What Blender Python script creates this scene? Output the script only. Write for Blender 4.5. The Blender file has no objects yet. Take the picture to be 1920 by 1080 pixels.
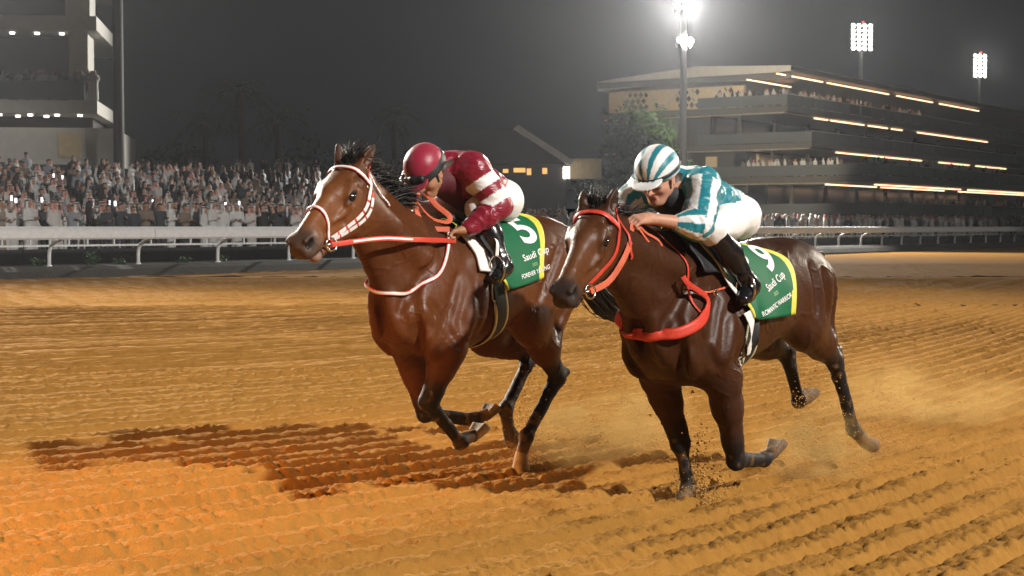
import bpy, bmesh, math, random
import numpy as np
from mathutils import Vector, Matrix
rng = np.random.default_rng(7)
random.seed(7)
R = math.radians
scene = bpy.context.scene
COL = scene.collection

# ---------------------------------------------------------------- camera
FOC, CAM_H = 3000.0, 1.5
PITCH = math.atan((540 - 425) / FOC)
cam_data = bpy.data.cameras.new('camera')
cam_data.sensor_width = 36.0
cam_data.lens = 36.0 * FOC / 1920.0
cam_data.clip_start, cam_data.clip_end = 0.1, 3000
cam_data.dof.use_dof = True
cam_data.dof.focus_distance = 9.2
cam_data.dof.aperture_fstop = 9.0
cam = bpy.data.objects.new('camera', cam_data)
COL.objects.link(cam)
cam.location = (0, 0, CAM_H)
cam.rotation_euler = (math.pi / 2 - PITCH, 0, 0)
scene.camera = cam

# ---------------------------------------------------------------- night sky
world = bpy.data.worlds.new('World')
scene.world = world
world.use_nodes = True
wn = world.node_tree.nodes
wn['Background'].inputs[0].default_value = (0.008, 0.0083, 0.0095, 1)
wn['Background'].inputs[1].default_value = 1.0

# ---------------------------------------------------------------- floodlights and added fills that light the track
def spot(name, loc, target, power, col, size=60, radius=0.6, blend=0.35):
    l = bpy.data.lights.new(name, 'SPOT')
    l.energy, l.color = power, col
    l.spot_size, l.spot_blend, l.shadow_soft_size = R(size), blend, radius
    o = bpy.data.objects.new(name, l)
    COL.objects.link(o)
    o.location = loc
    d = Vector(target) - Vector(loc)
    o.rotation_euler = d.to_track_quat('-Z', 'Y').to_euler()
    return o
WARM = (1.0, 0.86, 0.66)
COOL = (1.0, 0.95, 0.88)
# floodlight banks round the course: a key behind the lens on the right, back light from the stand side; added fills after them
spot('flood_key', (27.5, -17.5, 24.5), (-1.2, 11.0, 0.5), 130000, (1.0, .95, .88), size=32, radius=.6, blend=1.0)
spot('flood_back_left', (-46, 66, 32), (-2, 13, 0), 560000, (1.0, .91, .77), size=36, radius=2.5, blend=.8)
spot('flood_back_right', (64, 62, 33), (0, 12, 0), 200000, (1.0, .90, .74), size=34, radius=2.5, blend=.8)
spot('flood_left', (-38, -2, 26), (-4, 24, 0), 3000, (1.0, .93, .82), size=75, radius=.9)
spot('fill_far_right', (75, 22, 30), (22, 98, 1), 60000, (1.0, .93, .84), size=34, radius=.9)  # added fill for the far track and right rail; no mast stands here
spot('fill_far_left', (42, -14, 28), (-11, 50, 1), 175000, (1.0, .96, .92), size=22, radius=.9)  # added fill aimed at the left rail and front crowd, no mast
spot('fill_orange', (-9, -1.5, 5.0), (-3.1, 7.2, 0), 17000, (1.0, .42, .10), size=23, radius=.4, blend=1.0)  # added lamp for the orange cast at lower left; no such floodlight stands here

scene.view_settings.view_transform = 'Standard'
scene.view_settings.look = 'None'
scene.view_settings.exposure = -0.2
scene.view_settings.gamma = 1.0
scene.render.engine = 'CYCLES'
scene.cycles.use_denoising = True
scene.cycles.max_bounces = 5
scene.cycles.diffuse_bounces = 2
scene.cycles.glossy_bounces = 3
scene.cycles.transmission_bounces = 2
scene.cycles.volume_bounces = 0
scene.cycles.volume_step_rate = 4.0
scene.cycles.volume_max_steps = 96
scene.cycles.sample_clamp_indirect = 4.0

# ================================================================ helpers
def new_mesh(name, verts, faces, mats=None, parent=None, smooth=True, cols=None, midx=None):
    me = bpy.data.meshes.new(name)
    if isinstance(verts, np.ndarray) and isinstance(faces, np.ndarray):
        nv, nf, k = len(verts), len(faces), faces.shape[1]
        me.vertices.add(nv)
        me.vertices.foreach_set('co', verts.astype(np.float32).ravel())
        me.loops.add(nf * k)
        me.loops.foreach_set('vertex_index', faces.astype(np.int32).ravel())
        me.polygons.add(nf)
        me.polygons.foreach_set('loop_start', np.arange(0, nf * k, k, dtype=np.int32))
        me.update(calc_edges=True)
    else:
        me.from_pydata([tuple(v) for v in verts], [], [tuple(int(i) for i in f) for f in faces])
        me.update()
    if mats is not None:
        for m in (mats if isinstance(mats, (list, tuple)) else [mats]):
            me.materials.append(m)
    if midx is not None:
        me.polygons.foreach_set('material_index', np.asarray(midx, dtype=np.int32))
    if smooth:
        me.polygons.foreach_set('use_smooth', np.ones(len(me.polygons), dtype=bool))
    if cols is not None:
        a = me.color_attributes.new('Col', 'FLOAT_COLOR', 'POINT')
        c = np.ones((len(me.vertices), 4), dtype=np.float32)
        c[:, :cols.shape[1]] = cols
        a.data.foreach_set('color', c.ravel())
    me.update()
    o = bpy.data.objects.new(name, me)
    COL.objects.link(o)
    if parent is not None:
        o.parent = parent
    return o

def empty(name, loc=(0, 0, 0), rz=0.0):
    o = bpy.data.objects.new(name, None)
    COL.objects.link(o)
    o.location = loc
    o.rotation_euler = (0, 0, rz)
    o.empty_display_size = 0.1
    return o

def tag(o, label, cat, group=None):
    o['label'] = label
    o['category'] = cat
    if group:
        o['group'] = group
    return o

def structure(o):
    o['kind'] = 'structure'
    return o

def stuff(o):
    o['kind'] = 'stuff'
    return o

class MB:
    """collects simple shapes into one mesh"""
    def __init__(self):
        self.v, self.f, self.m = [], [], []
    def add(self, verts, faces, mi=0):
        b = len(self.v)
        self.v += [tuple(map(float, p)) for p in verts]
        self.f += [tuple(i + b for i in f) for f in faces]
        self.m += [mi] * len(faces)
        return self
    def box(self, c, s, mi=0, rz=0.0, M=None):
        hx, hy, hz = s[0] / 2, s[1] / 2, s[2] / 2
        vs = [(x, y, z) for z in (-hz, hz) for y in (-hy, hy) for x in (-hx, hx)]
        if M is not None:
            vs = [tuple(M @ Vector(p)) for p in vs]
        elif rz:
            cs, sn = math.cos(rz), math.sin(rz)
            vs = [(x * cs - y * sn, x * sn + y * cs, z) for x, y, z in vs]
        vs = [(x + c[0], y + c[1], z + c[2]) for x, y, z in vs]
        return self.add(vs, [(0, 2, 3, 1), (4, 5, 7, 6), (0, 1, 5, 4), (2, 6, 7, 3), (0, 4, 6, 2), (1, 3, 7, 5)], mi)
    def prism(self, poly, z0, z1, mi=0):
        n = len(poly)
        vs = [(x, y, z0) for x, y in poly] + [(x, y, z1) for x, y in poly]
        fs = [tuple(range(n))[::-1], tuple(range(n, 2 * n))] + [(i, (i + 1) % n, n + (i + 1) % n, n + i) for i in range(n)]
        return self.add(vs, fs, mi)
    def tube(self, pts, rad, n=8, mi=0, cap=True):
        pts = [Vector(p) for p in pts]
        rads = rad if isinstance(rad, (list, tuple, np.ndarray)) else [rad] * len(pts)
        vs, fs = [], []
        prev = None
        for i, p in enumerate(pts):
            d = (pts[min(i + 1, len(pts) - 1)] - pts[max(i - 1, 0)]).normalized()
            if prev is None:
                a = d.orthogonal().normalized()
            else:
                a = (prev - d * prev.dot(d))
                a = a.normalized() if a.length > 1e-6 else d.orthogonal().normalized()
            prev = a
            b = d.cross(a)
            for k in range(n):
                t = 2 * math.pi * k / n
                vs.append(p + (a * math.cos(t) + b * math.sin(t)) * rads[i])
        for i in range(len(pts) - 1):
            for k in range(n):
                fs.append((i * n + k, i * n + (k + 1) % n, (i + 1) * n + (k + 1) % n, (i + 1) * n + k))
        if cap:
            fs.append(tuple(range(n))[::-1])
            fs.append(tuple((len(pts) - 1) * n + k for k in range(n)))
        return self.add(vs, fs, mi)
    def build(self, name, mats, parent=None, smooth=False):
        return new_mesh(name, self.v, self.f, mats, parent, smooth, midx=self.m)

def smooth_angle(o, deg=35):
    """sharp edges where faces meet at more than deg"""
    bm = bmesh.new()
    bm.from_mesh(o.data)
    for e in bm.edges:
        e.smooth = len(e.link_faces) == 2 and e.calc_face_angle(0) < R(deg)
    for f in bm.faces:
        f.smooth = True
    bm.to_mesh(o.data)
    bm.free()
    return o

# ---------------------------------------------------------------- noise in numpy
def _hash(ix, iy, iz, seed):
    h = (ix.astype(np.int64) * 374761393 + iy.astype(np.int64) * 668265263 + iz.astype(np.int64) * 2147483647 + seed * 1274126177) & 0xFFFFFFFF
    h = ((h ^ (h >> 13)) * 1274126177) & 0xFFFFFFFF
    h = ((h ^ (h >> 16)) * 2246822519) & 0xFFFFFFFF
    return ((h ^ (h >> 15)) & 0xFFFF).astype(np.float32) / 65535.0

def vnoise(x, y, z=0.0, seed=0):
    x, y, z = np.broadcast_arrays(np.asarray(x, np.float32), np.asarray(y, np.float32), np.asarray(z, np.float32))
    fx, fy, fz = np.floor(x), np.floor(y), np.floor(z)
    tx, ty, tz = x - fx, y - fy, z - fz
    tx, ty, tz = tx * tx * (3 - 2 * tx), ty * ty * (3 - 2 * ty), tz * tz * (3 - 2 * tz)
    r = 0
    for dx in (0, 1):
        wx = tx if dx else 1 - tx
        for dy in (0, 1):
            wy = ty if dy else 1 - ty
            if np.any(tz):
                for dz in (0, 1):
                    r = r + wx * wy * (tz if dz else 1 - tz) * _hash(fx + dx, fy + dy, fz + dz, seed)
            else:
                r = r + wx * wy * _hash(fx + dx, fy + dy, fz, seed)
    return r * 2 - 1

# ---------------------------------------------------------------- signed distance bodies
def smin(a, b, k):
    if k <= 0:
        return np.minimum(a, b)
    h = np.maximum(k - np.abs(a - b), 0) / k
    return np.minimum(a, b) - h * h * k * 0.25

def catmull(ts, vs, n=160):
    """monotone cubic resampling"""
    ts, vs = np.asarray(ts, float), np.asarray(vs, float)
    tt = np.linspace(ts[0], ts[-1], n)
    d = np.diff(vs) / np.diff(ts)
    m = np.zeros(len(ts))
    m[0], m[-1] = d[0], d[-1]
    for i in range(1, len(ts) - 1):
        m[i] = 0 if d[i - 1] * d[i] <= 0 else 2 * d[i - 1] * d[i] / (d[i - 1] + d[i])
    i = np.clip(np.searchsorted(ts, tt, 'right') - 1, 0, len(ts) - 2)
    h = ts[i + 1] - ts[i]
    s = (tt - ts[i]) / h
    return tt, ((2 * s**3 - 3 * s**2 + 1) * vs[i] + (s**3 - 2 * s**2 + s) * h * m[i] + (-2 * s**3 + 3 * s**2) * vs[i + 1] + (s**3 - s**2) * h * m[i + 1])

class SDF:
    def __init__(self):
        self.p = []
        self.field = None
    def _add(self, fn, lo, hi, k, op):
        self.p.append((fn, np.asarray(lo, float), np.asarray(hi, float), k, op))
        return self
    def rc(self, a, ra, b, rb, k=0.03, op=1, sq=None):
        """tapered capsule; sq=(axis vector, factor) flattens it"""
        a, b = np.asarray(a, float), np.asarray(b, float)
        ba = b - a
        L2 = max(ba @ ba, 1e-9)
        def fn(x, y, z):
            px, py, pz = x - a[0], y - a[1], z - a[2]
            h = np.clip((px * ba[0] + py * ba[1] + pz * ba[2]) / L2, 0, 1)
            qx, qy, qz = px - h * ba[0], py - h * ba[1], pz - h * ba[2]
            if sq is not None:
                ax, f = np.asarray(sq[0], float), sq[1]
                ax = ax / np.linalg.norm(ax)
                dd = (qx * ax[0] + qy * ax[1] + qz * ax[2]) * (1 / f - 1)
                qx, qy, qz = qx + dd * ax[0], qy + dd * ax[1], qz + dd * ax[2]
            d = np.sqrt(qx * qx + qy * qy + qz * qz) - (ra + (rb - ra) * h)
            return d
        r = max(ra, rb)
        if sq is not None and sq[1] > 1:
            r *= sq[1]
        return self._add(fn, np.minimum(a, b) - r, np.maximum(a, b) + r, k, op)
    def chain(self, pts, rads, k=0.03, op=1, sq=None):
        for i in range(len(pts) - 1):
            self.rc(pts[i], rads[i], pts[i + 1], rads[i + 1], k if i == 0 else min(k, 0.02), op, sq)
        return self
    def ell(self, c, r, M=None, k=0.03, op=1):
        c, r = np.asarray(c, float), np.asarray(r, float)
        def fn(x, y, z):
            px, py, pz = x - c[0], y - c[1], z - c[2]
            if M is not None:
                px, py, pz = (M[0][0] * px + M[0][1] * py + M[0][2] * pz, M[1][0] * px + M[1][1] * py + M[1][2] * pz, M[2][0] * px + M[2][1] * py + M[2][2] * pz)
            k0 = np.sqrt((px / r[0])**2 + (py / r[1])**2 + (pz / r[2])**2)
            k1 = np.sqrt((px / r[0]**2)**2 + (py / r[1]**2)**2 + (pz / r[2]**2)**2) + 1e-9
            return k0 * (k0 - 1) / k1
        m = r.max() if M is not None else r
        return self._add(fn, c - m, c + m, k, op)
    def tube(self, o, a, s, u, st, k=0.05, op=1, ex=2.0, pinch=0.0):
        """loft: stations (t, top, bottom, half width[, pinch])"""
        o, a, s, u = (np.asarray(q, float) for q in (o, a, s, u))
        a, s, u = a / np.linalg.norm(a), s / np.linalg.norm(s), u / np.linalg.norm(u)
        st = np.asarray([tuple(q) + ((pinch,) if len(q) == 4 else ()) for q in st], float)
        tt, top = catmull(st[:, 0], st[:, 1])
        bot, wid, pin = (catmull(st[:, 0], st[:, i])[1] for i in (2, 3, 4))
        def fn(x, y, z):
            px, py, pz = x - o[0], y - o[1], z - o[2]
            t = px * a[0] + py * a[1] + pz * a[2]
            ss = px * s[0] + py * s[1] + pz * s[2]
            uu = px * u[0] + py * u[1] + pz * u[2]
            T, B, W, P = (np.interp(t, tt, q) for q in (top, bot, wid, pin))
            h = (T - B) / 2
            v = (uu - (T + B) / 2) / h
            W = W * (1 - P * np.clip(v, -1, 1))
            q = (np.abs(ss / W)**ex + np.abs(v)**ex)**(1 / ex)
            d = (q - 1) * np.minimum(W, h)
            dx = np.maximum(tt[0] - t, t - tt[-1])
            return np.where(dx > 0, np.sqrt(np.maximum(d, 0)**2 + dx**2) + np.minimum(np.maximum(d, -0.05), 0) * 0.2, np.maximum(d, dx))
        cs = []
        for i in range(0, len(tt), 8):
            for sg in (-1, 1):
                for e in (top[i], bot[i]):
                    cs.append(o + a * tt[i] + u * e + s * sg * wid[i] * (1 + abs(pin[i])))
        cs = np.array(cs)
        return self._add(fn, cs.min(0), cs.max(0), k, op)
    def eval(self, P):
        P = np.asarray(P, float)
        if self.field is not None:                       # sample the stored grid
            F, lo, h = self.field
            g = np.clip((P - lo) / h, 0, np.array(F.shape) - 1.001)
            i = g.astype(int)
            t = g - i
            r = 0
            for a in (0, 1):
                for b in (0, 1):
                    for c in (0, 1):
                        w = (t[:, 0] if a else 1 - t[:, 0]) * (t[:, 1] if b else 1 - t[:, 1]) * (t[:, 2] if c else 1 - t[:, 2])
                        r = r + w * F[i[:, 0] + a, i[:, 1] + b, i[:, 2] + c]
            return r
        d = np.full(len(P), 1.0)
        x, y, z = P[:, 0], P[:, 1], P[:, 2]
        for fn, lo, hi, k, op in self.p:
            e = fn(x, y, z)
            d = smin(d, e, k) if op > 0 else -smin(-d, e, k)
        return d
    def grad(self, P, e=0.004):
        P = np.asarray(P, float)
        g = np.stack([self.eval(P + np.eye(3)[i] * e) - self.eval(P - np.eye(3)[i] * e) for i in range(3)], 1)
        return g / (np.linalg.norm(g, axis=1, keepdims=True) + 1e-9)
    def snap(self, P, off=0.0, it=6):
        P = np.array(P, float)
        for _ in range(it):
            P = P - self.grad(P) * (self.eval(P) - off)[:, None] * 0.85
        return P, self.grad(P)
    def groove(self, pts, r, k=.04, op=-1, lift=.35, n=9):
        """a crease (or with op=1 a ridge) that follows the surface made so far"""
        pts = np.asarray(pts, float)
        t = np.linspace(0, len(pts) - 1, n)
        P = np.stack([np.interp(t, np.arange(len(pts)), pts[:, i]) for i in range(3)], 1)
        P, N = self.snap(P, 0.0, 5)
        P = P + N * r * (lift if op < 0 else -.45)
        rr = r * (.35 + .65 * np.sin(np.linspace(.15, math.pi - .15, n)))
        for i in range(n - 1):
            self.rc(P[i], rr[i], P[i + 1], rr[i + 1], k, op)
        return self
    def mesh(self, h, lo=None, hi=None):
        los = np.min([q[1] for q in self.p if q[4] > 0], 0) if lo is None else np.asarray(lo, float)
        his = np.max([q[2] for q in self.p if q[4] > 0], 0) if hi is None else np.asarray(hi, float)
        los, his = los - 2.5 * h, his + 2.5 * h
        n = np.ceil((his - los) / h).astype(int) + 1
        ax = [los[i] + h * np.arange(n[i]) for i in range(3)]
        F = np.full(n, 0.3, np.float32)
        for fn, l, hh, k, op in self.p:
            pad = k + 3 * h
            i0 = np.clip(np.floor((l - pad - los) / h).astype(int), 0, n)
            i1 = np.clip(np.ceil((hh + pad - los) / h).astype(int) + 1, 0, n)
            if np.any(i1 <= i0):
                continue
            sl = tuple(slice(i0[i], i1[i]) for i in range(3))
            x, y, z = ax[0][sl[0]][:, None, None], ax[1][sl[1]][None, :, None], ax[2][sl[2]][None, None, :]
            e = fn(x, y, z).astype(np.float32)
            F[sl] = smin(F[sl], e, k) if op > 0 else -smin(-F[sl], e, k)
        self.field = (F, los, h)
        return surface_nets(F, los, h)

def surface_nets(F, lo, h):
    S = F < 0
    c = np.zeros(tuple(np.array(F.shape) - 1), np.uint8)
    for i in (0, 1):
        for j in (0, 1):
            for k in (0, 1):
                c += S[i:F.shape[0] - 1 + i, j:F.shape[1] - 1 + j, k:F.shape[2] - 1 + k]
    act = (c > 0) & (c < 8)
    idx = np.argwhere(act)
    V = {}
    for i in (0, 1):
        for j in (0, 1):
            for k in (0, 1):
                V[i, j, k] = F[idx[:, 0] + i, idx[:, 1] + j, idx[:, 2] + k]
    acc = np.zeros((len(idx), 3))
    cnt = np.zeros(len(idx))
    for a in range(3):
        for b0 in (0, 1):
            for b1 in (0, 1):
                p0 = [b0, b1]
                p0.insert(a, 0)
                p1 = list(p0)
                p1[a] = 1
                v0, v1 = V[tuple(p0)], V[tuple(p1)]
                m = (v0 < 0) != (v1 < 0)
                t = np.where(m, v0 / np.where(m, v0 - v1, 1), 0)
                q = np.array(p0, float)[None, :].repeat(len(idx), 0)
                q[:, a] = t
                acc += q * m[:, None]
                cnt += m
    verts = lo + (idx + acc / cnt[:, None]) * h
    ids = np.full(c.shape, -1, np.int32)
    ids[idx[:, 0], idx[:, 1], idx[:, 2]] = np.arange(len(idx))
    faces = []
    for a in range(3):
        s0 = [slice(1, -1)] * 3
        s1 = [slice(1, -1)] * 3
        s0[a], s1[a] = slice(0, -1), slice(1, None)
        A, B = S[tuple(s0)], S[tuple(s1)]
        for flip, m in ((False, A & ~B), (True, ~A & B)):
            e = np.argwhere(m)
            if not len(e):
                continue
            e = e + 1
            e[:, a] -= 1
            b, cc = [q for q in range(3) if q != a]
            if a == 1:
                b, cc = cc, b
            q = []
            for db, dc in ((-1, -1), (0, -1), (0, 0), (-1, 0)):
                w = e.copy()
                w[:, b] += db
                w[:, cc] += dc
                q.append(ids[w[:, 0], w[:, 1], w[:, 2]])
            q = np.stack(q, 1)
            faces.append(q[:, ::-1] if flip else q)
    return verts, np.concatenate(faces)

def relax(verts, faces, it=1, f=0.5):
    """light Laplacian smoothing"""
    e = np.concatenate([faces[:, [0, 1]], faces[:, [1, 2]], faces[:, [2, 3]], faces[:, [3, 0]]])
    for _ in range(it):
        s = np.zeros_like(verts)
        n = np.zeros(len(verts))
        for a, b in ((0, 1), (1, 0)):
            for q in range(3):
                s[:, q] += np.bincount(e[:, a], weights=verts[e[:, b], q], minlength=len(verts))
            n += np.bincount(e[:, a], minlength=len(verts))
        verts = verts + (s / np.maximum(n, 1)[:, None] - verts) * f
    return verts

# ---------------------------------------------------------------- materials
def mat(name, col=(0.5, 0.5, 0.5), rough=0.6, metal=0.0, spec=0.5, attr=False, noise=0.0, nscale=20.0, bump=0.0, bscale=60.0, bdist=0.01, sheen=0.0, coat=0.0, emit=None, estr=0.0, rough_alpha=False, stretch=None):
    m = bpy.data.materials.new(name)
    m.use_nodes = True
    nt = m.node_tree
    N, Lk = nt.nodes, nt.links
    b = N['Principled BSDF']
    b.inputs['Roughness'].default_value = rough
    b.inputs['Metallic'].default_value = metal
    b.inputs['Specular IOR Level'].default_value = spec
    b.inputs['Sheen Weight'].default_value = sheen
    b.inputs['Coat Weight'].default_value = coat
    b.inputs['Base Color'].default_value = (*col, 1)
    tc = N.new('ShaderNodeTexCoord')
    src = tc.outputs['Object']
    if stretch:
        mp = N.new('ShaderNodeMapping')
        mp.inputs['Scale'].default_value = stretch
        Lk.new(src, mp.inputs['Vector'])
        src = mp.outputs['Vector']
    base = None
    if attr:
        a = N.new('ShaderNodeVertexColor')
        a.layer_name = 'Col'
        base = a.outputs['Color']
        if rough_alpha:
            Lk.new(a.outputs['Alpha'], b.inputs['Roughness'])
    if noise > 0:
        n = N.new('ShaderNodeTexNoise')
        n.inputs['Scale'].default_value = nscale
        n.inputs['Detail'].default_value = 5
        n.inputs['Roughness'].default_value = 0.65
        Lk.new(src, n.inputs['Vector'])
        rmp = N.new('ShaderNodeMapRange')
        rmp.inputs['From Min'].default_value, rmp.inputs['From Max'].default_value = 0.25, 0.75
        rmp.inputs['To Min'].default_value, rmp.inputs['To Max'].default_value = 1 - noise, 1 + noise
        Lk.new(n.outputs['Fac'], rmp.inputs['Value'])
        mx = N.new('ShaderNodeMix')
        mx.data_type, mx.blend_type = 'RGBA', 'MULTIPLY'
        mx.inputs['Factor'].default_value = 1.0
        if base is not None:
            Lk.new(base, mx.inputs[6])
        else:
            mx.inputs[6].default_value = (*col, 1)
        Lk.new(rmp.outputs['Result'], mx.inputs[7])
        base = mx.outputs[2]
        rr = N.new('ShaderNodeMapRange')
        rr.inputs['To Min'].default_value, rr.inputs['To Max'].default_value = max(rough - 0.12, 0.03), min(rough + 0.12, 1)
        Lk.new(n.outputs['Fac'], rr.inputs['Value'])
        if not rough_alpha:
            Lk.new(rr.outputs['Result'], b.inputs['Roughness'])
    if base is not None:
        Lk.new(base, b.inputs['Base Color'])
    if bump > 0:
        n = N.new('ShaderNodeTexNoise')
        n.inputs['Scale'].default_value = bscale
        n.inputs['Detail'].default_value = 4
        Lk.new(src, n.inputs['Vector'])
        bp = N.new('ShaderNodeBump')
        bp.inputs['Strength'].default_value = bump
        bp.inputs['Distance'].default_value = bdist
        Lk.new(n.outputs['Fac'], bp.inputs['Height'])
        Lk.new(bp.outputs['Normal'], b.inputs['Normal'])
    if emit is not None:
        b.inputs['Emission Color'].default_value = (*emit, 1)
        b.inputs['Emission Strength'].default_value = estr
    return m

# ---------------------------------------------------------------- places
TRACK_A = math.atan((3000 - 960) / FOC)          # direction of rail and grandstand
DX, DY = math.sin(TRACK_A), math.cos(TRACK_A)
HEAD_A = R(37.5)                                  # direction the horses run (towards the lens, leftwards)
HF = np.array([-math.sin(HEAD_A), -math.cos(HEAD_A), 0])
HL = np.array([-HF[1], HF[0], 0])
HROT = math.atan2(HF[1], HF[0])

M = {}
def V3(*a):
    return np.array(a, float)

# ================================================================ ground
P0 = np.array([-11.25, 50.0])
DV, NV = np.array([DX, DY]), np.array([-DY, DX])
def rail_pt(s, q, z=0.0):
    """along the rail, behind the rail, up"""
    p = P0 + DV * s + NV * q
    return (float(p[0]), float(p[1]), float(z))
RAIL_ROT = math.atan2(DY, DX)

def sand_material():
    m = bpy.data.materials.new('track_sand')
    m.use_nodes = True
    N, L = m.node_tree.nodes, m.node_tree.links
    b = N['Principled BSDF']
    b.inputs['Roughness'].default_value = .9
    b.inputs['Specular IOR Level'].default_value = .04
    tc = N.new('ShaderNodeTexCoord')
    def noise(sc, det=4, rough=.6):
        n = N.new('ShaderNodeTexNoise')
        n.inputs['Scale'].default_value, n.inputs['Detail'].default_value, n.inputs['Roughness'].default_value = sc, det, rough
        L.new(tc.outputs['Object'], n.inputs['Vector'])
        return n
    n1, n2, n3 = noise(.55), noise(14, 6, .7), noise(110, 3)
    mp = N.new('ShaderNodeMapping')
    mp.inputs['Rotation'].default_value = (0, 0, -(math.pi / 2 - R(40)))
    mp.inputs['Scale'].default_value = (.25, 2.4, 1)
    L.new(tc.outputs['Object'], mp.inputs['Vector'])
    n1.inputs['Scale'].default_value = 1.0
    L.new(mp.outputs['Vector'], n1.inputs['Vector'])
    r = N.new('ShaderNodeValToRGB')
    r.color_ramp.elements[0].position, r.color_ramp.elements[0].color = .25, (.25, .118, .024, 1)
    r.color_ramp.elements[1].position, r.color_ramp.elements[1].color = .78, (.42, .208, .046, 1)
    mx = N.new('ShaderNodeMath')
    mx.operation = 'MULTIPLY_ADD'
    mx.inputs[1].default_value = .45
    L.new(n1.outputs['Fac'], mx.inputs[0])
    m2 = N.new('ShaderNodeMath')
    m2.operation = 'MULTIPLY'
    m2.inputs[1].default_value = .55
    L.new(n2.outputs['Fac'], m2.inputs[0])
    L.new(m2.outputs[0], mx.inputs[2])
    L.new(mx.outputs[0], r.inputs['Fac'])
    L.new(r.outputs['Color'], b.inputs['Base Color'])
    ad = N.new('ShaderNodeMath')
    ad.operation = 'MULTIPLY_ADD'
    ad.inputs[1].default_value = .5
    L.new(n3.outputs['Fac'], ad.inputs[0])
    L.new(n2.outputs['Fac'], ad.inputs[2])
    bp = N.new('ShaderNodeBump')
    bp.inputs['Strength'].default_value = .55
    bp.inputs['Distance'].default_value = .03
    L.new(ad.outputs[0], bp.inputs['Height'])
    L.new(bp.outputs['Normal'], b.inputs['Normal'])
    return m
M_SAND = sand_material()

def furrow(X, Y, fine=True):
    """harrowed sand: bent furrows, crumbling ridges, clods"""
    Xc = np.clip(X, -9, 9)
    g = 1.154 * Xc + .0545 * Xc**2 + np.where(X > 9, 2.13 * (X - 9), 0) + np.where(X < -9, .17 * (X + 9), 0)
    w = .05 * vnoise(X * .5, Y * .5, 0, 1) + .022 * vnoise(X * 3.1, Y * 3.1, 0, 2)
    ph = (Y - g + w) / .43
    t = ph - np.floor(ph)
    row = np.floor(ph)
    amp = .086 * (.6 + .8 * _hash(row, row * 0, row * 0, 5)) * (1 + .3 * vnoise(X * .7, Y * .7, 0, 7))
    prof = np.where(t < .20, t / .20, np.where(t < .78, 1 - .28 * (t - .20) / .58, .72 * (1 - t) / .22))
    z = amp * (prof - .5)
    # finer tine marks on the backs of the ridges
    t3 = ph * 3 - np.floor(ph * 3)
    z = z + .004 * (np.where(t3 < .4, t3 / .4, (1 - t3) / .6) - .5) * (1 + .5 * vnoise(X * 2, Y * 2, 0, 9))
    if fine:
        c0 = vnoise(X * 6.5, Y * 6.5, 0, 10)
        c1 = vnoise(X * 14, Y * 17, 0, 11)
        c2 = vnoise(X * 25 + 2 * c1, Y * 29, 0, 12)
        c3 = vnoise(X * 48, Y * 52, 0, 13)
        rough = .30 + .70 * prof
        def stp(a, b, q):
            q = np.clip((q - a) / (b - a), 0, 1)
            return q * q * (3 - 2 * q)
        z = z + rough * (.004 * c0 + .007 * stp(.16, .42, c1) + .011 * stp(.12, .36, c2) - .012 * stp(.20, .45, -c2)) + .0085 * c3
    else:
        z = z + .007 * vnoise(X * 5, Y * 8, 0, 11) + .013 * np.maximum(vnoise(X * 10, Y * 13, 0, 14), 0) - .010 * np.maximum(vnoise(X * 7, Y * 11, 0, 15) - .2, 0)
    return z

def grid_sheet(name, xs, ys, hole=None, fine=True, base=0.0, fade=None):
    X, Y = np.meshgrid(xs, ys, indexing='xy')
    Z = furrow(X, Y, fine) + base
    if fade is not None:
        k = np.clip((Y - fade[0]) / (fade[1] - fade[0]), 0, 1)
        Z = Z * (1 - k)
    v = np.stack([X, Y, Z], -1).reshape(-1, 3)
    n = len(xs)
    i, j = np.meshgrid(np.arange(n - 1), np.arange(len(ys) - 1), indexing='xy')
    a = (j * n + i)
    f = np.stack([a, a + 1, a + n + 1, a + n], -1).reshape(-1, 4)
    if hole is not None:
        cx, cy = (xs[:-1] + xs[1:]) / 2, (ys[:-1] + ys[1:]) / 2
        CX, CY = np.meshgrid(cx, cy, indexing='xy')
        keep = np.ones(CX.size, bool)
        for h_ in (hole if isinstance(hole[0], tuple) else [hole]):
            keep &= ~((CX > h_[0]) & (CX < h_[1]) & (CY > h_[2]) & (CY < h_[3])).ravel()
        keep &= ((CX - P0[0]) * NV[0] + (CY - P0[1]) * NV[1] < -.75).ravel()
        f = f[keep]
    return structure(new_mesh(name, v, f, M_SAND))

grid_sheet('track', np.arange(-3.6, 3.8, .0145), np.arange(5.9, 10.2, .0135))
grid_sheet('track', np.arange(-5.6, 6.0, .026), np.arange(5.7, 16.6, .023), hole=(-3.55, 3.75, 5.95, 10.15))
grid_sheet('track', np.arange(-11.5, 12.5, .068), np.arange(16.5, 30.05, .055), fine=False)
grid_sheet('track', np.arange(-17.5, 19, .12), np.arange(30.0, 48, .10), fine=False, fade=(45, 48))
grid_sheet('track', np.arange(-26, 44, .30), np.arange(2, 64, .28), hole=[(-5.3, 5.7, 6.0, 16.4), (-11.3, 12.3, 16.3, 30.2), (-17.3, 18.8, 29.9, 47.6)], fine=False, base=-.008)
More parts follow.
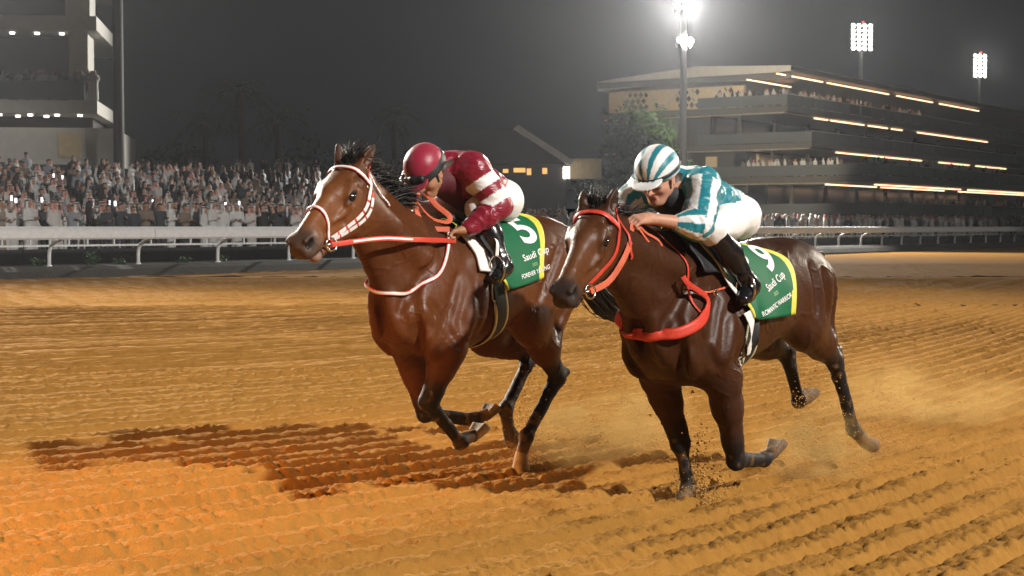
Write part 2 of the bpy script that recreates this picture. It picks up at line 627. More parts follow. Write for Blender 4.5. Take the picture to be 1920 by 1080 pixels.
# the rest of the track, up to the rail, and the ground beyond to the horizon
def sheet(name, poly, z, mt):
    return structure(new_mesh(name, [(x, y, z) for x, y in poly], [tuple(range(len(poly)))], mt, smooth=False))
edge_q = -.7
A_, B_ = rail_pt(-160, edge_q), rail_pt(420, edge_q)
C_, D_ = rail_pt(420, -140), rail_pt(-160, -140)
sheet('track', [A_[:2], D_[:2], C_[:2], B_[:2]], -.075, M_SAND)
M_TURF = mat('dark_verge', (.035, .030, .020), .95, noise=.5, nscale=3, bump=.6, bscale=18, bdist=.05)
M_CONC = mat('pale_concrete', (.22, .21, .19), .85, noise=.25, nscale=3)
M_ASPH = mat('apron_asphalt', (.045, .045, .046), .9, noise=.3, nscale=5)
sheet('ground', [(-2500, -500), (2500, -500), (2500, 2900), (-2500, 2900)], -.12, M_ASPH)
# bank that carries the rail
def bank(name, prof, s0, s1, mt):
    mb = MB()
    a = [rail_pt(s0, q, z) for q, z in prof]
    b = [rail_pt(s1, q, z) for q, z in prof]
    n = len(prof)
    mb.add(a + b, [(i, i + 1, n + i + 1, n + i) for i in range(n - 1)] + [tuple(range(n))[::-1], tuple(range(n, 2 * n))])
    return structure(mb.build(name, mt))
bank('verge', [(-.95, -.14), (-.85, .0), (-.5, .22), (-.1, .32), (2.4, .34), (2.5, -.2)], -120, 330, M_TURF)
bank('apron', [(2.6, -.2), (2.6, .52), (9.0, .60), (9.0, -.2)], -120, 330, M_ASPH)

# ================================================================ background
M['rail_white'] = mat('rail_white', (.82, .82, .80), .45, noise=.12, nscale=6)
M['board_dark'] = mat('dark_board', (.018, .019, .021), .6, noise=.3, nscale=4)
M['slab_grey'] = mat('slab_grey', (.075, .066, .056), .75, noise=.15, nscale=2)
M['slab_pale'] = mat('slab_pale', (.50, .48, .43), .7, noise=.1, nscale=2)
M['cream_wall'] = mat('cream_wall', (.58, .45, .26), .8, noise=.15, nscale=3)
M['soffit'] = mat('cream_soffit', (.55, .47, .33), .8, noise=.1, nscale=2)
M['dark_glass'] = mat('dark_glass', (.020, .022, .025), .15, spec=.6)
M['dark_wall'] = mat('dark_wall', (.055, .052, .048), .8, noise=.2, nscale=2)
M['glass_rail'] = mat('balustrade_glass', (.10, .11, .11), .12, spec=.6)
M['led'] = mat('led_strip', (.9, .8, .7), .5, emit=(1.0, .62, .36), estr=3.2)
M['downlight'] = mat('downlight_lens', (.9, .9, .85), .5, emit=(1.0, .93, .82), estr=7.0)
M['warm_window'] = mat('warm_window', (.8, .5, .2), .5, emit=(1.0, .55, .16), estr=1.1)
M['lamp'] = mat('flood_lamp', (.9, .9, .9), .4, emit=(1.0, .97, .88), estr=30.0)
M['red_lamp'] = mat('red_beacon', (.8, .05, .03), .4, emit=(1.0, .08, .05), estr=3.0)
M['mast_metal'] = mat('mast_steel', (.42, .42, .41), .5, metal=.3, noise=.12, nscale=2)
M['trunk'] = mat('bark', (.06, .045, .03), .9, noise=.4, nscale=8, bump=.5, bscale=20)
M['leaf'] = mat('leaf', (.036, .080, .022), .6, noise=.5, nscale=1.2)
M['leaf_dark'] = mat('leaf_dark', (.030, .045, .025), .7, noise=.5, nscale=1.2)
M['crowd'] = mat('crowd_clothes', attr=True, rough=.8)
M['phone'] = mat('phone_screen', (.8, .8, .8), .3, emit=(.95, .97, 1.0), estr=3.0)

def stand_root(name, s, q, label, cat, group=None):
    return tag(empty(name, rail_pt(s, q, 0), RAIL_ROT), label, cat, group)

# ---- running rail on the far side of the track
def running_rail():
    r = stand_root('running_rail', 0, 0, 'white running rail with curved posts along the far edge of the track', 'rail')
    pm = None
    for i in range(-4, 62):
        s = i * 3.5
        if pm is None:
            mb = MB()
            pts = [(0, .62, .10), (0, .62, .62), (0, .60, .78), (0, .52, .93), (0, .36, 1.04), (0, .18, 1.10), (0, 0, 1.15)]
            mb.tube(pts, [.058, .058, .056, .055, .053, .05, .048], 10)
            mb.tube([(0, .62, .28), (0, .62, .36)], .09, 10)
            o = mb.build('post', M['rail_white'], r, True)
            pm = o.data
        else:
            o = bpy.data.objects.new('post', pm)
            COL.objects.link(o)
            o.parent = r
        o.location = (s, 0, 0)
    seg = None
    prof = [(-.15, 1.12), (-.19, 1.17), (-.18, 1.34), (-.10, 1.465), (0, 1.50), (.09, 1.47), (.14, 1.36), (.14, 1.20), (.10, 1.13)]
    for i in range(-2, 31):
        if seg is None:
            L = 6.98
            mb = MB()
            vs = [(0, y, z) for y, z in prof] + [(L, y, z) for y, z in prof]
            n = len(prof)
            mb.add(vs, [(k, (k + 1) % n, n + (k + 1) % n, n + k) for k in range(n)] + [tuple(range(n))[::-1], tuple(range(n, 2 * n))])
            o = smooth_angle(mb.build('rail_cover', M['rail_white'], r), 40)
            seg = o.data
        else:
            o = bpy.data.objects.new('rail_cover', seg)
            COL.objects.link(o)
            o.parent = r
        o.location = (i * 7.0, 0, 0)
    # the crowd fence behind: dark boards, white top rail and pickets
    r2 = stand_root('crowd_fence', 0, 2.45, 'low dark board fence with white rails in front of the crowd', 'fence')
    board = pick = top = None
    for i in range(-7, 40):
        if board is None:
            a = MB().box((1.49, 0, .52), (2.96, .06, .56)).build('board', M['board_dark'], r2)
            b = MB().box((1.49, -.06, .905), (2.98, .05, .06)).box((1.49, -.06, 1.125), (2.98, .05, .05)).build('fence_rail', M['rail_white'], r2)
            board, top = a.data, b.data
        else:
            a = bpy.data.objects.new('board', board)
            b = bpy.data.objects.new('fence_rail', top)
            for o in (a, b):
                COL.objects.link(o)
                o.parent = r2
        a.location = b.location = (i * 3.0, 0, 0)
        for k in ((.25, 1.0), (1.75, 2.5)) if i % 2 else ((.6,), (2.2,)):
            for x in k:
                if pick is None:
                    o = MB().box((0, -.06, 1.01), (.05, .045, .18)).build('picket', M['rail_white'], r2)
                    pick = o.data
                else:
                    o = bpy.data.objects.new('picket', pick)
                    COL.objects.link(o)
                    o.parent = r2
                o.location = (i * 3.0 + x, 0, 0)
running_rail()

# ---- small shrubs at the foot of the rail
def leaf_cloud(name, c, rad, n, size, mt, parent, seed, flat=1.0, shell=.5):
    r = np.random.default_rng(seed)
    d = r.normal(0, 1, (n, 3))
    d /= np.linalg.norm(d, axis=1, keepdims=True)
    rr = (shell + (1 - shell) * r.uniform(0, 1, n)**.6)[:, None]
    # lumpy outline
    lump = 1 + .30 * vnoise(d[:, 0] * 2.4 + seed, d[:, 1] * 2.4, d[:, 2] * 2.4, seed)[:, None] + .16 * vnoise(d[:, 0] * 6, d[:, 1] * 6 + seed, d[:, 2] * 6, seed + 1)[:, None]
    P = np.asarray(c) + d * rr * lump * np.asarray(rad)
    a = r.normal(0, 1, (n, 3))
    a /= np.linalg.norm(a, axis=1, keepdims=True)
    b = np.cross(a, r.normal(0, 1, (n, 3)))
    b /= np.linalg.norm(b, axis=1, keepdims=True)
    sz = (size * r.uniform(.5, 1.3, n))[:, None]
    v = np.stack([P - a * sz, P + b * sz * .45, P + a * sz, P - b * sz * .45], 1).reshape(-1, 3)
    f = np.arange(n * 4).reshape(-1, 4)
    return new_mesh(name, v, f, mt, parent, False)

for i, (s, q, h) in enumerate([(-10.3, .75, .30), (-9.2, .9, .36), (-6.6, .8, .30), (-5.6, 1.0, .42), (-3.6, .8, .32), (-1.5, .9, .55), (-.5, .8, .30), (2.4, .85, .26), (4.1, .9, .3)]):
    r = stand_root('shrub', s, q + .15, '%s low dark shrub counted from the left under the running rail' % ('first', 'second', 'third', 'fourth', 'fifth', 'sixth', 'seventh', 'eighth', 'ninth')[i], 'shrub', 'shrubs under the rail')
    leaf_cloud('foliage', (0, 0, .24 + h * .5), (.30, .25, h * .6), 130, .06, M['leaf'], r, 70 + i, shell=.1)
    MB().tube([(0, 0, .2), (.02, 0, .24 + h * .5)], .02, 5).build('stem', M['trunk'], r)

# ---- floodlight masts
def mast(u, depth, ztop, label, rows=6, cols=4, w=3.7, h=4.0, face=None, width=.32, racks=None):
    x = (u - 960) / FOC * depth
    r = tag(empty('floodlight_mast', (x, depth, 0), 0), label, 'floodlight mast', 'floodlight masts')
    MB().tube([(0, 0, -.1), (0, 0, ztop * .5), (0, 0, ztop)], [width * 1.25, width, width * .75], 14).build('pole', M['mast_metal'], r, True)
    fr = MB()
    face = R(15) if face is None else face
    lamp_me = None
    Mz = Matrix.Rotation(face, 3, 'Z')
    for (zc, hh, rws, cls, ww) in (racks or [(ztop, h, rows, cols, w)]):
        for i in range(rws):
            z = zc - hh / 2 + hh * (i + .5) / rws
            fr.box((0, 0, z - .22), (ww, .10, .08), M=None, rz=face)
            for k in range(cls):
                dx = -ww / 2 + ww * (k + .5) / cls
                p = Mz @ Vector((dx, -.30, 0))
                if lamp_me is None:
                    rr = min(ww / cls, hh / rws) * .46
                    mb = MB()
                    n = 14
                    ring0 = [(math.cos(t) * rr, 0, math.sin(t) * rr) for t in np.linspace(0, 2 * math.pi, n, endpoint=False)]
                    ring1 = [(math.cos(t) * rr * .55, .35, math.sin(t) * rr * .55) for t in np.linspace(0, 2 * math.pi, n, endpoint=False)]
                    mb.add(ring0 + ring1, [(i_, (i_ + 1) % n, n + (i_ + 1) % n, n + i_) for i_ in range(n)] + [tuple(range(n, 2 * n))[::-1]], 0)
                    mb.add([(x_, .02, z_) for x_, _, z_ in ring0], [tuple(range(n))], 1)
                    o = mb.build('lamp', [M['mast_metal'], M['lamp']], r)
                    lamp_me = o.data
                else:
                    o = bpy.data.objects.new('lamp', lamp_me)
                    COL.objects.link(o)
                    o.parent = r
                o.location = (p.x, p.y, z)
                o.rotation_euler = (R(-22), 0, face)
        for dx in (-ww * .42, ww * .42):
            p = Mz @ Vector((dx, 0, 0))
            fr.box((p.x, p.y, zc - .2), (.10, .10, hh), rz=face)
    fr.build('rack', M['mast_metal'], r)
    return r, x
mast(1280, 112, 17.4, 'tall pale floodlight mast with two small lamp heads in front of the green tree', racks=[(16.95, .9, 2, 3, 1.5), (14.45, .55, 1, 3, 1.2)], width=.26)
m2, _ = mast(1611, 232, 28.8, 'floodlight mast with bright lamp rack rising behind the middle of the grandstand', w=3.6, h=3.9)
m3, _ = mast(1832, 275, 29.0, 'smallest floodlight mast with lamp rack and red beacon at the far right', w=2.7, h=4.0, cols=3)
for mm, zt in ((m2, 30.9), (m3, 31.2)):
    MB().box((.3, 0, zt), (.22, .22, .35)).build('beacon', M['red_lamp'], mm)
# blurred grey column beside the left stand
cx = (225 - 960) / FOC * 84
rr_ = tag(empty('light_column', (cx, 84, 0)), 'tall plain grey column beside the left stand', 'column')
MB().tube([(0, 0, 0), (0, 0, 8), (0, 0, 18)], [.30, .28, .26], 16).build('shaft', M['slab_grey'], rr_, True)
MB().box((0, 0, .5), (.9, .9, 1.0)).build('base', M['slab_grey'], rr_)

# ---- main grandstand on the right
def grandstand():
    r = stand_root('grandstand', 103.6, 25.4, 'multi storey grandstand with cream roof, lattice end wall and rows of strip lights', 'grandstand')
    S_LEN = 150
    def box(name, s0, s1, q0, q1, z0, z1, mt, par=r):
        return MB().box(((s0 + s1) / 2, (q0 + q1) / 2, (z0 + z1) / 2), (s1 - s0, q1 - q0, z1 - z0)).build(name, mt, par)
    # roof: thin wedge with pale top, grey fascia and cream soffit
    mb = MB()
    mb.add([(0, 0, 16.05), (S_LEN, 0, 16.05), (S_LEN, 21, 15.1), (0, 21, 15.1), (0, 0, 16.55), (S_LEN, 0, 16.55), (S_LEN, 21, 16.1), (0, 21, 16.1), (0, 10, 17.0), (S_LEN, 10, 17.0)],
           [(0, 1, 5, 4), (4, 5, 9, 8), (8, 9, 6, 7), (0, 4, 8, 7, 3), (1, 2, 6, 9, 5), (2, 3, 7, 6)], 0)
    mb.add([(.3, .4, 16.0), (S_LEN, .4, 16.0), (S_LEN, 20.5, 15.0), (.3, 20.5, 15.0)], [(0, 3, 2, 1)], 1)
    mb.build('roof', [M['slab_pale'], M['soffit']], r)
    box('roof_fascia', -.05, S_LEN, -.10, -.03, 16.08, 16.5, M['slab_grey'])
    box('roof_fascia', -.12, -.02, -.1, 20.9, 15.35, 15.95, M['slab_grey'])
    # floor slabs: each lower one reaches further towards the track
    for z, q0, th in ((12.9, .5, .62), (9.35, -2.0, .5), (6.2, -8.5, .6), (2.6, -9.5, .4)):
        f = box('floor_slab', .4, S_LEN, q0, 21, z - th, z, M['slab_grey'])
        box('soffit', .6, S_LEN, q0 + .4, 20.6, z - th - .10, z - th - .02, M['soffit'], f)
    # end wall with the lattice
    wl = box('end_wall', 1.2, 1.6, 5.4, 20.4, 12.92, 15.05, M['cream_wall'])
    for gq, n, rows in ((7.4, 3, 3), (11.3, 4, 3), (17.0, 4, 3)):
        for a in range(n):
            for b in range(rows):
                q = gq + a * .62 - (n - 1) * .31 + (.31 if b % 2 else 0)
                z = 13.4 + b * .62
                d = .26
                MB().add([(1.19, q - d, z), (1.19, q, z - d * 1.25), (1.19, q + d, z), (1.19, q, z + d * 1.25), (1.15, q - d * .8, z), (1.15, q, z - d), (1.15, q + d * .8, z), (1.15, q, z + d)],
                         [(4, 5, 6, 7), (0, 1, 5, 4), (1, 2, 6, 5), (2, 3, 7, 6), (3, 0, 4, 7)]).build('lattice_diamond', M['dark_wall'], wl)
    for gq, sg in ((5.9, 1), (9.4, -1), (9.4, 1), (14.0, -1), (14.0, 1)):      # broad zigzag ribs of the lattice
        mb = MB()
        mb.add([(1.1, gq, 12.95), (1.1, gq + .5, 12.95), (1.1, gq + .5 + sg * 1.7, 15.0), (1.1, gq + sg * 1.7, 15.0), (1.2, gq, 12.95), (1.2, gq + .5, 12.95), (1.2, gq + .5 + sg * 1.7, 15.0), (1.2, gq + sg * 1.7, 15.0)],
               [(0, 3, 2, 1), (0, 1, 5, 4), (1, 2, 6, 5), (2, 3, 7, 6), (3, 0, 4, 7)])
        mb.build('lattice_rib', M['soffit'], wl)
    # recessed glass, columns, lit panels on each floor
    for z0, z1, q in ((12.92, 15.0, 10.5), (9.37, 12.18, 8.5), (6.22, 8.75, 5.0), (2.62, 5.5, 3.0), (0.2, 2.1, 2.0)):
        box('glazing', 1.6, S_LEN, q, q + .3, z0, z1, M['dark_glass'])
        for s in np.arange(2.2, S_LEN - 2, 8.0):
            MB().tube([(s, q - 2.2, z0), (s, q - 2.2, z1)], .22, 10).build('column', M['slab_grey'], r, True)
    box('lit_panel', 3.0, 8.5, 4.6, 4.9, 6.3, 8.6, M['cream_wall'])
    box('lit_panel', 30, 38, 4.6, 4.9, 6.3, 8.6, M['cream_wall'])
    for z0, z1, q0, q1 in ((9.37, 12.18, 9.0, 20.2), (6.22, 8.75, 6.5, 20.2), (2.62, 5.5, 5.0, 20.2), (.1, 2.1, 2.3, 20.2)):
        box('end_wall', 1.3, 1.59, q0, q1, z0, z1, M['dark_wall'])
    box('lit_panel', 1.12, 1.28, 8.2, 9.4, 6.9, 8.3, M['cream_wall'])
    # balustrades
    for z, q0 in ((12.9, .6), (9.35, -1.9), (6.2, -8.4), (2.6, -9.4)):
        for s in np.arange(.6, 90, 3.0):
            MB().box((s + 1.46, q0, z + .55), (2.92, .03, 1.0)).build('balustrade_pane', M['glass_rail'], r)
        MB().box((.55, (q0 + 10) / 2, z + .55), (.03, 10 - q0, 1.0)).build('balustrade_pane', M['glass_rail'], r)
        MB().tube([(.55, q0, z + 1.08), (90, q0, z + 1.08)], .035, 6).build('handrail', M['slab_pale'], r)
    # strip lights: broken runs along the edge of each ceiling
    rr = np.random.default_rng(5)
    def strip(s0, s1, q, z):
        s = s0
        while s < s1:
            L = rr.choice([.7, 1.1, 1.1, 2.2])
            if rr.uniform() < .95:
                MB().box((s + L / 2, q, z), (L - .14, .16, .10)).build('strip_light', M['led'], r)
            s += L
    strip(-2.0, 24.9, .5, 15.65)
    strip(-1.0, 8.8, 4.0, 15.35)
    strip(28.5, 55.8, .5, 15.65)
    strip(7.3, 31, .8, 12.05)
    strip(35.8, 60, .8, 12.05)
    strip(7, 30.4, -1.6, 8.65)
    strip(36, 60, -1.6, 8.65)
    strip(.8, 33, -3.2, 5.42)
    strip(38, 75, -3.2, 5.42)
    strip(2, 60, -7.5, 5.36)
    # ground floor: kiosks with warm lights
    for s, w_ in ((2.0, 1.6), (9.0, .7), (16, .5), (22, .6), (33, .8), (45, .6)):
        MB().box((s, 1.6, 1.4), (w_, .2, 1.0)).build('lit_window', M['warm_window'], r)
    return r
stand = grandstand()

# ---- stand at the left edge
def left_stand():
    dep = 86.0
    x_edge = (185 - 960) / FOC * dep
    r = tag(empty('side_stand', (x_edge, dep, 0), R(8)), 'grey stand with two overhanging floors and downlights at the left edge', 'grandstand')
    def box(name, x0, x1, y0, y1, z0, z1, mt, par=r):
        return MB().box(((x0 + x1) / 2, (y0 + y1) / 2, (z0 + z1) / 2), (x1 - x0, y1 - y0, z1 - z0)).build(name, mt, par)
    box('floor_slab', -16, 0, 0, 14, 12.0, 12.75, M['slab_pale'])
    box('floor_slab', -16, .0, 0, 14, 7.55, 8.25, M['slab_pale'])
    box('floor_slab', -16, -.4, .5, 14, 15.2, 15.9, M['slab_pale'])
    box('wall', -1.6, -.6, 1.2, 4.0, 8.25, 12.0, M['slab_pale'])
    box('wall', -1.8, -.5, 1.4, 4.0, 12.75, 15.2, M['slab_pale'])
    box('glazing', -16, -1.7, 4.0, 4.3, 8.25, 12.0, M['dark_wall'])
    box('glazing', -16, -1.9, 4.0, 4.3, 12.75, 15.2, M['slab_grey'])
    box('base_wall', -16, .7, 2.0, 14, 4.9, 6.9, M['slab_pale'])
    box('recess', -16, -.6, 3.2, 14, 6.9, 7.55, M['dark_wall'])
    box('lit_panel', -2.3, -1.1, 1.88, 1.98, 5.3, 6.6, M['cream_wall'])
    MB().box((-8.5, .2, 8.8), (15.6, .04, 1.0)).build('balustrade_pane', M['glass_rail'], r)
    for i, (x, y, z) in enumerate([(-4.6, 1.5, 11.98), (-3.3, 1.5, 11.98), (-2.0, 1.5, 11.98), (-5.2, .8, 7.53), (-3.6, .8, 7.53), (-2.2, .8, 7.53), (-1.0, .8, 7.53), (-4.4, 1.8, 7.53), (-2.9, 1.8, 7.53)]):
        MB().tube([(x, y, z), (x, y, z - .08)], .13, 12).build('downlight', M['downlight'], r)
    return r
left_stand()

# ---- pavilion in the middle
def pavilion():
    dep = 118.0
    def X(u):
        return (u - 960) / FOC * dep
    def Z(v):
        return 1.5 + (425 - v) / FOC * dep
    r = tag(empty('pavilion', (0, dep, 0)), 'low dark pavilion with pale sloping roof edge and warm lit windows in the middle distance', 'building')
    def box(name, u0, u1, v1, v0, y0, y1, mt, par=r):
        return MB().box(((X(u0) + X(u1)) / 2, (y0 + y1) / 2, (Z(v0) + Z(v1)) / 2), (X(u1) - X(u0), y1 - y0, Z(v1) - Z(v0))).build(name, mt, par)
    mb = MB()
    a, b, c, d = (X(845), Z(246)), (X(975), Z(240)), (X(1072), Z(306)), (X(845), Z(308))
    poly = [a, b, c, d]
    mb.add([(x, 0, z) for x, z in poly] + [(x, 12, z) for x, z in poly], [(0, 1, 2, 3), (7, 6, 5, 4), (0, 4, 5, 1), (1, 5, 6, 2), (2, 6, 7, 3), (3, 7, 4, 0)])
    mb.build('gable', M['dark_wall'], r)
    mb = MB()
    e = [(X(972), Z(236)), (X(1076), Z(303)), (X(1064), Z(309)), (X(962), Z(243))]
    mb.add([(x, -.5, z) for x, z in e] + [(x, 12.4, z) for x, z in e], [(0, 1, 2, 3), (7, 6, 5, 4), (0, 4, 5, 1), (1, 5, 6, 2), (2, 6, 7, 3), (3, 7, 4, 0)])
    mb.build('roof_edge', M['slab_pale'], r)
    box('wall', 845, 1062, 308, 400, .5, 11.5, M['dark_wall'])
    box('end_wall', 1066, 1130, 296, 334, 1.5, 8, M['cream_wall'])
    for u0, u1, v0, v1 in ((943, 953, 317, 324), (963, 985, 315, 323), (988, 996, 316, 328), (1017, 1026, 315, 326)):
        box('window', u0, u1, v0, v1, .38, .46, M['warm_window'])
    box('window', 1056, 1068, 313, 335, .2, .28, M['downlight'])
    return r
pavilion()

# ---- trees
def tree(u, depth, ztop, rad, mt, label, seed, n=1500, size=.22, group='dark trees behind the crowd', trunk_h=None):
    x = (u - 960) / FOC * depth
    r = tag(empty('tree', (x, depth, 0)), label, 'tree', group)
    rn = np.random.default_rng(seed)
    th = ztop - rad[2] * 1.7 if trunk_h is None else trunk_h
    MB().tube([(0, 0, -.2), (.1, 0, th * .6), (-.05, .05, th + rad[2] * .4)], [.32, .24, .12], 8).build('trunk', M['trunk'], r, True)
    cr = None
    zc = ztop - rad[2]
    vs, fs = [], []
    for k in range(9):
        d = rn.normal(0, 1, 3)
        d /= np.linalg.norm(d)
        c = np.array([0, 0, zc]) + d * np.array(rad) * .55
        tmp = leaf_cloud('crown', c, np.array(rad) * rn.uniform(.38, .55), n // 9, size, mt, r, seed * 13 + k, shell=.25)
        me = tmp.data
        co = np.zeros(len(me.vertices) * 3, np.float32)
        me.vertices.foreach_get('co', co)
        vs.append(co.reshape(-1, 3))
        bpy.data.objects.remove(tmp)
        MB().tube([(0, 0, th * .8), tuple(c * .6 + np.array([0, 0, th * .8]) * .4), tuple(c)], [.10, .07, .02], 5).build('limb', M['trunk'], r)
    vs = np.concatenate(vs)
    new_mesh('crown', vs, np.arange(len(vs)).reshape(-1, 4), mt, r, False)
    return r
tree(1190, 128, 11.6, (4.4, 3.4, 4.6), M['leaf'], 'dark green leafy tree in front of the grandstand end wall', 3, n=5200, size=.24, group='trees by the stand')
tree(1255, 132, 8.6, (2.6, 2.4, 2.8), M['leaf'], 'small leafy tree right of the large green one, behind the mast', 4, n=2600, size=.22, group='trees by the stand')
tree(1115, 122, 7.4, (2.2, 2.0, 2.4), M['leaf_dark'], 'small dark tree left of the large green one', 5, n=1800, group='trees by the stand')
def palm(u, depth, ztop, label, seed):
    x = (u - 960) / FOC * depth
    r = tag(empty('palm_tree', (x, depth, 0)), label, 'palm', 'palms behind the crowd')
    rn = np.random.default_rng(seed)
    MB().tube([(0, 0, -.1), (.1, 0, ztop * .5), (0, .1, ztop)], [.28, .22, .20], 9).build('trunk', M['trunk'], r, True)
    for k in range(22):
        az, el = rn.uniform(0, 6.283), rn.uniform(-.5, 1.3)
        L = rn.uniform(2.0, 2.9)
        mb = MB()
        pts = []
        for t in np.linspace(0, 1, 8):
            rr = L * t * math.cos(el * (1 - t * .5))
            z = ztop + L * t * math.sin(el) - 1.5 * t * t
            pts.append(np.array([math.cos(az) * rr, math.sin(az) * rr, z]))
        sd = np.array([-math.sin(az), math.cos(az), 0])
        for i in range(1, 8):
            for sg in (-1, 1):
                w = .55 * (1 - abs(i / 7 - .45))
                p = pts[i]
                tip = p + sd * sg * w + (pts[i] - pts[i - 1]) * .9 + np.array([0, 0, -.22])
                mb.add([p, p + (pts[i] - pts[i - 1]) * .35, tip, pts[i - 1] * .3 + p * .7], [(0, 1, 2, 3)])
        mb.tube([tuple(p) for p in pts], [.04 * (1 - .8 * t) for t in np.linspace(0, 1, 8)], 4)
        mb.build('frond', M['leaf_dark'], r)
for i, (u, d, z, l) in enumerate([(452, 112, 11.0, 'tallest dim palm behind the left crowd'), (385, 118, 9.2, 'dim palm left of the tallest one'), (520, 124, 9.6, 'dim palm right of the tallest one'), (738, 128, 10.2, 'dim palm behind the maroon jockey')]):
    palm(u, d, z, l, 90 + i)
for i, (u, d, z, rd, l) in enumerate([(330, 130, 9.5, (4, 3, 3.6), 'broad dim tree beside the grey column'), (600, 126, 9.0, (4.5, 3, 3.6), 'broad dim tree behind the head of the left horse'), (680, 134, 8.2, (4, 3, 3.2), 'dim round tree left of the maroon cap'), (800, 138, 8.4, (3.6, 3, 3.2), 'dim tree left of the pavilion')]):
    tree(u, d, z, rd, M['leaf_dark'], l, 40 + i, n=1400, size=.26)

# ================================================================ crowd
def spectator_mesh(kind, pose, res):
    """a standing figure facing -Y; 1.72 m"""
    r = np.random.default_rng(kind * 10 + pose)
    S = SDF()
    robe = kind in (0, 1, 2, 5)
    if robe:
        S.tube((0, 0, 0), (0, 0, 1), (1, 0, 0), (0, 1, 0), [(.02, .16, -.16, .22), (.5, .15, -.15, .20), (.95, .13, -.13, .185), (1.25, .13, -.13, .20), (1.40, .10, -.10, .19), (1.47, .06, -.06, .09)], k=.03)
    else:
        for g in (-1, 1):
            S.rc((g * .10, 0, .05), .065, (g * .095, 0, .85), .095, k=.03)
            S.rc((g * .10, -.02, .04), .05, (g * .10, -.16, .035), .04, k=.03)
        S.tube((0, 0, 0), (0, 0, 1), (1, 0, 0), (0, 1, 0), [(.8, .12, -.12, .175), (1.05, .11, -.12, .165), (1.28, .12, -.13, .20), (1.42, .09, -.09, .185), (1.48, .05, -.05, .08)], k=.03)
    S.rc((0, 0, 1.45), .055, (0, -.01, 1.54), .055, k=.03)
    S.ell((0, -.015, 1.61), (.078, .098, .115), k=.02)
    S.rc((0, -.105, 1.60), .012, (0, -.118, 1.585), .014, k=.01)
    if kind in (0, 1, 5):                                   # head cloth hanging to the shoulders
        S.ell((0, .015, 1.655), (.098, .115, .10), k=.02)
        for g in (-1, 1):
            S.rc((g * .085, .01, 1.62), .035, (g * .12, -.02, 1.42), .045, k=.03)
        S.rc((0, .09, 1.62), .05, (0, .12, 1.36), .07, k=.04)
    elif kind == 2:
        S.ell((0, .015, 1.63), (.10, .115, .13), k=.02)
        S.rc((0, .05, 1.55), .09, (0, .03, 1.40), .13, k=.05)
    else:
        S.ell((0, .012, 1.655), (.088, .104, .09), k=.015)
    hands = []
    for g in (-1, 1):
        sh = V3(g * .20, 0, 1.39)
        if pose == 0:
            el, wr = V3(g * .25, .02, 1.10), V3(g * .20, -.14, .92)
        elif pose == 1 and g == 1 or pose == 2:             # phone held up
            el, wr = V3(g * .24, -.20, 1.40), V3(g * .13, -.30, 1.66 + .06 * (pose == 2))
        elif pose == 3 and g == -1:                          # arm thrown up
            el, wr = V3(g * .30, -.05, 1.62), V3(g * .24, -.10, 1.92)
        elif pose == 3:
            el, wr = V3(g * .27, -.08, 1.20), V3(g * .12, -.26, 1.25)
        else:
            el, wr = V3(g * .25, -.02, 1.12), V3(g * .10, -.24, 1.16)
        S.chain([sh, el], [.075, .055], k=.04)
        S.chain([el, wr], [.055 if robe else .048, .048 if robe else .034], k=.03)
        d = (wr - el) / np.linalg.norm(wr - el)
        S.rc(wr, .03, wr + d * .09, .032, k=.015)
        hands.append(wr + d * .06)
    v, f = S.mesh(res)
    # colours
    cloth = {0: (.50, .49, .47), 1: (.46, .44, .41), 2: (.012, .012, .014), 3: (.03, .032, .04), 4: (.16, .12, .09), 5: (.22, .17, .13), 6: (.20, .21, .23)}[kind]
    skin = [(.36, .20, .13), (.28, .15, .09), (.42, .25, .17)][pose % 3]
    c = np.tile(np.array(cloth), (len(v), 1))
    if kind in (3, 4, 6):
        c[v[:, 2] < .86] = (.03, .03, .035)
    hd = v[:, 2] > 1.47
    c[hd & (np.abs(v[:, 0]) < .2)] = skin
    top = (v[:, 2] > 1.66) | (v[:, 1] > .03) | (np.abs(v[:, 0]) > .082)
    if kind in (0, 5):
        m = (v[:, 2] > 1.36) & top & (np.abs(v[:, 0]) < .17)
        c[m] = (.55, .54, .52)
    elif kind == 1:
        m = (v[:, 2] > 1.36) & top & (np.abs(v[:, 0]) < .17)
        ck = (np.floor(v[:, 2] * 40) + np.floor(v[:, 0] * 40)).astype(int) % 2 == 0
        c[m] = (.60, .42, .38)
        c[m & ck] = (.45, .10, .09)
    elif kind == 2:
        m = (v[:, 2] > 1.36) & ((v[:, 2] > 1.68) | (v[:, 1] > -.02) | (np.abs(v[:, 0]) > .07))
        c[m] = (.012, .012, .014)
    else:
        m = hd & ((v[:, 2] > 1.66) | (v[:, 1] > .035)) & (np.abs(v[:, 0]) < .11)
        c[m] = (.018, .013, .010)
    if kind in (0, 1, 5):
        c[(np.abs(v[:, 2] - 1.70) < .018) & (np.abs(v[:, 0]) < .12)] = (.01, .01, .01)
    for hp in hands:
        c[np.linalg.norm(v - hp, axis=1) < .075] = skin
    tris = None
    phone = []
    if pose in (1, 2):
        h_ = hands[1] if pose == 1 else (hands[0] + hands[1]) / 2
        phone = [(h_[0], h_[1] - .02, h_[2] + .05)]
    return v, f, c, phone

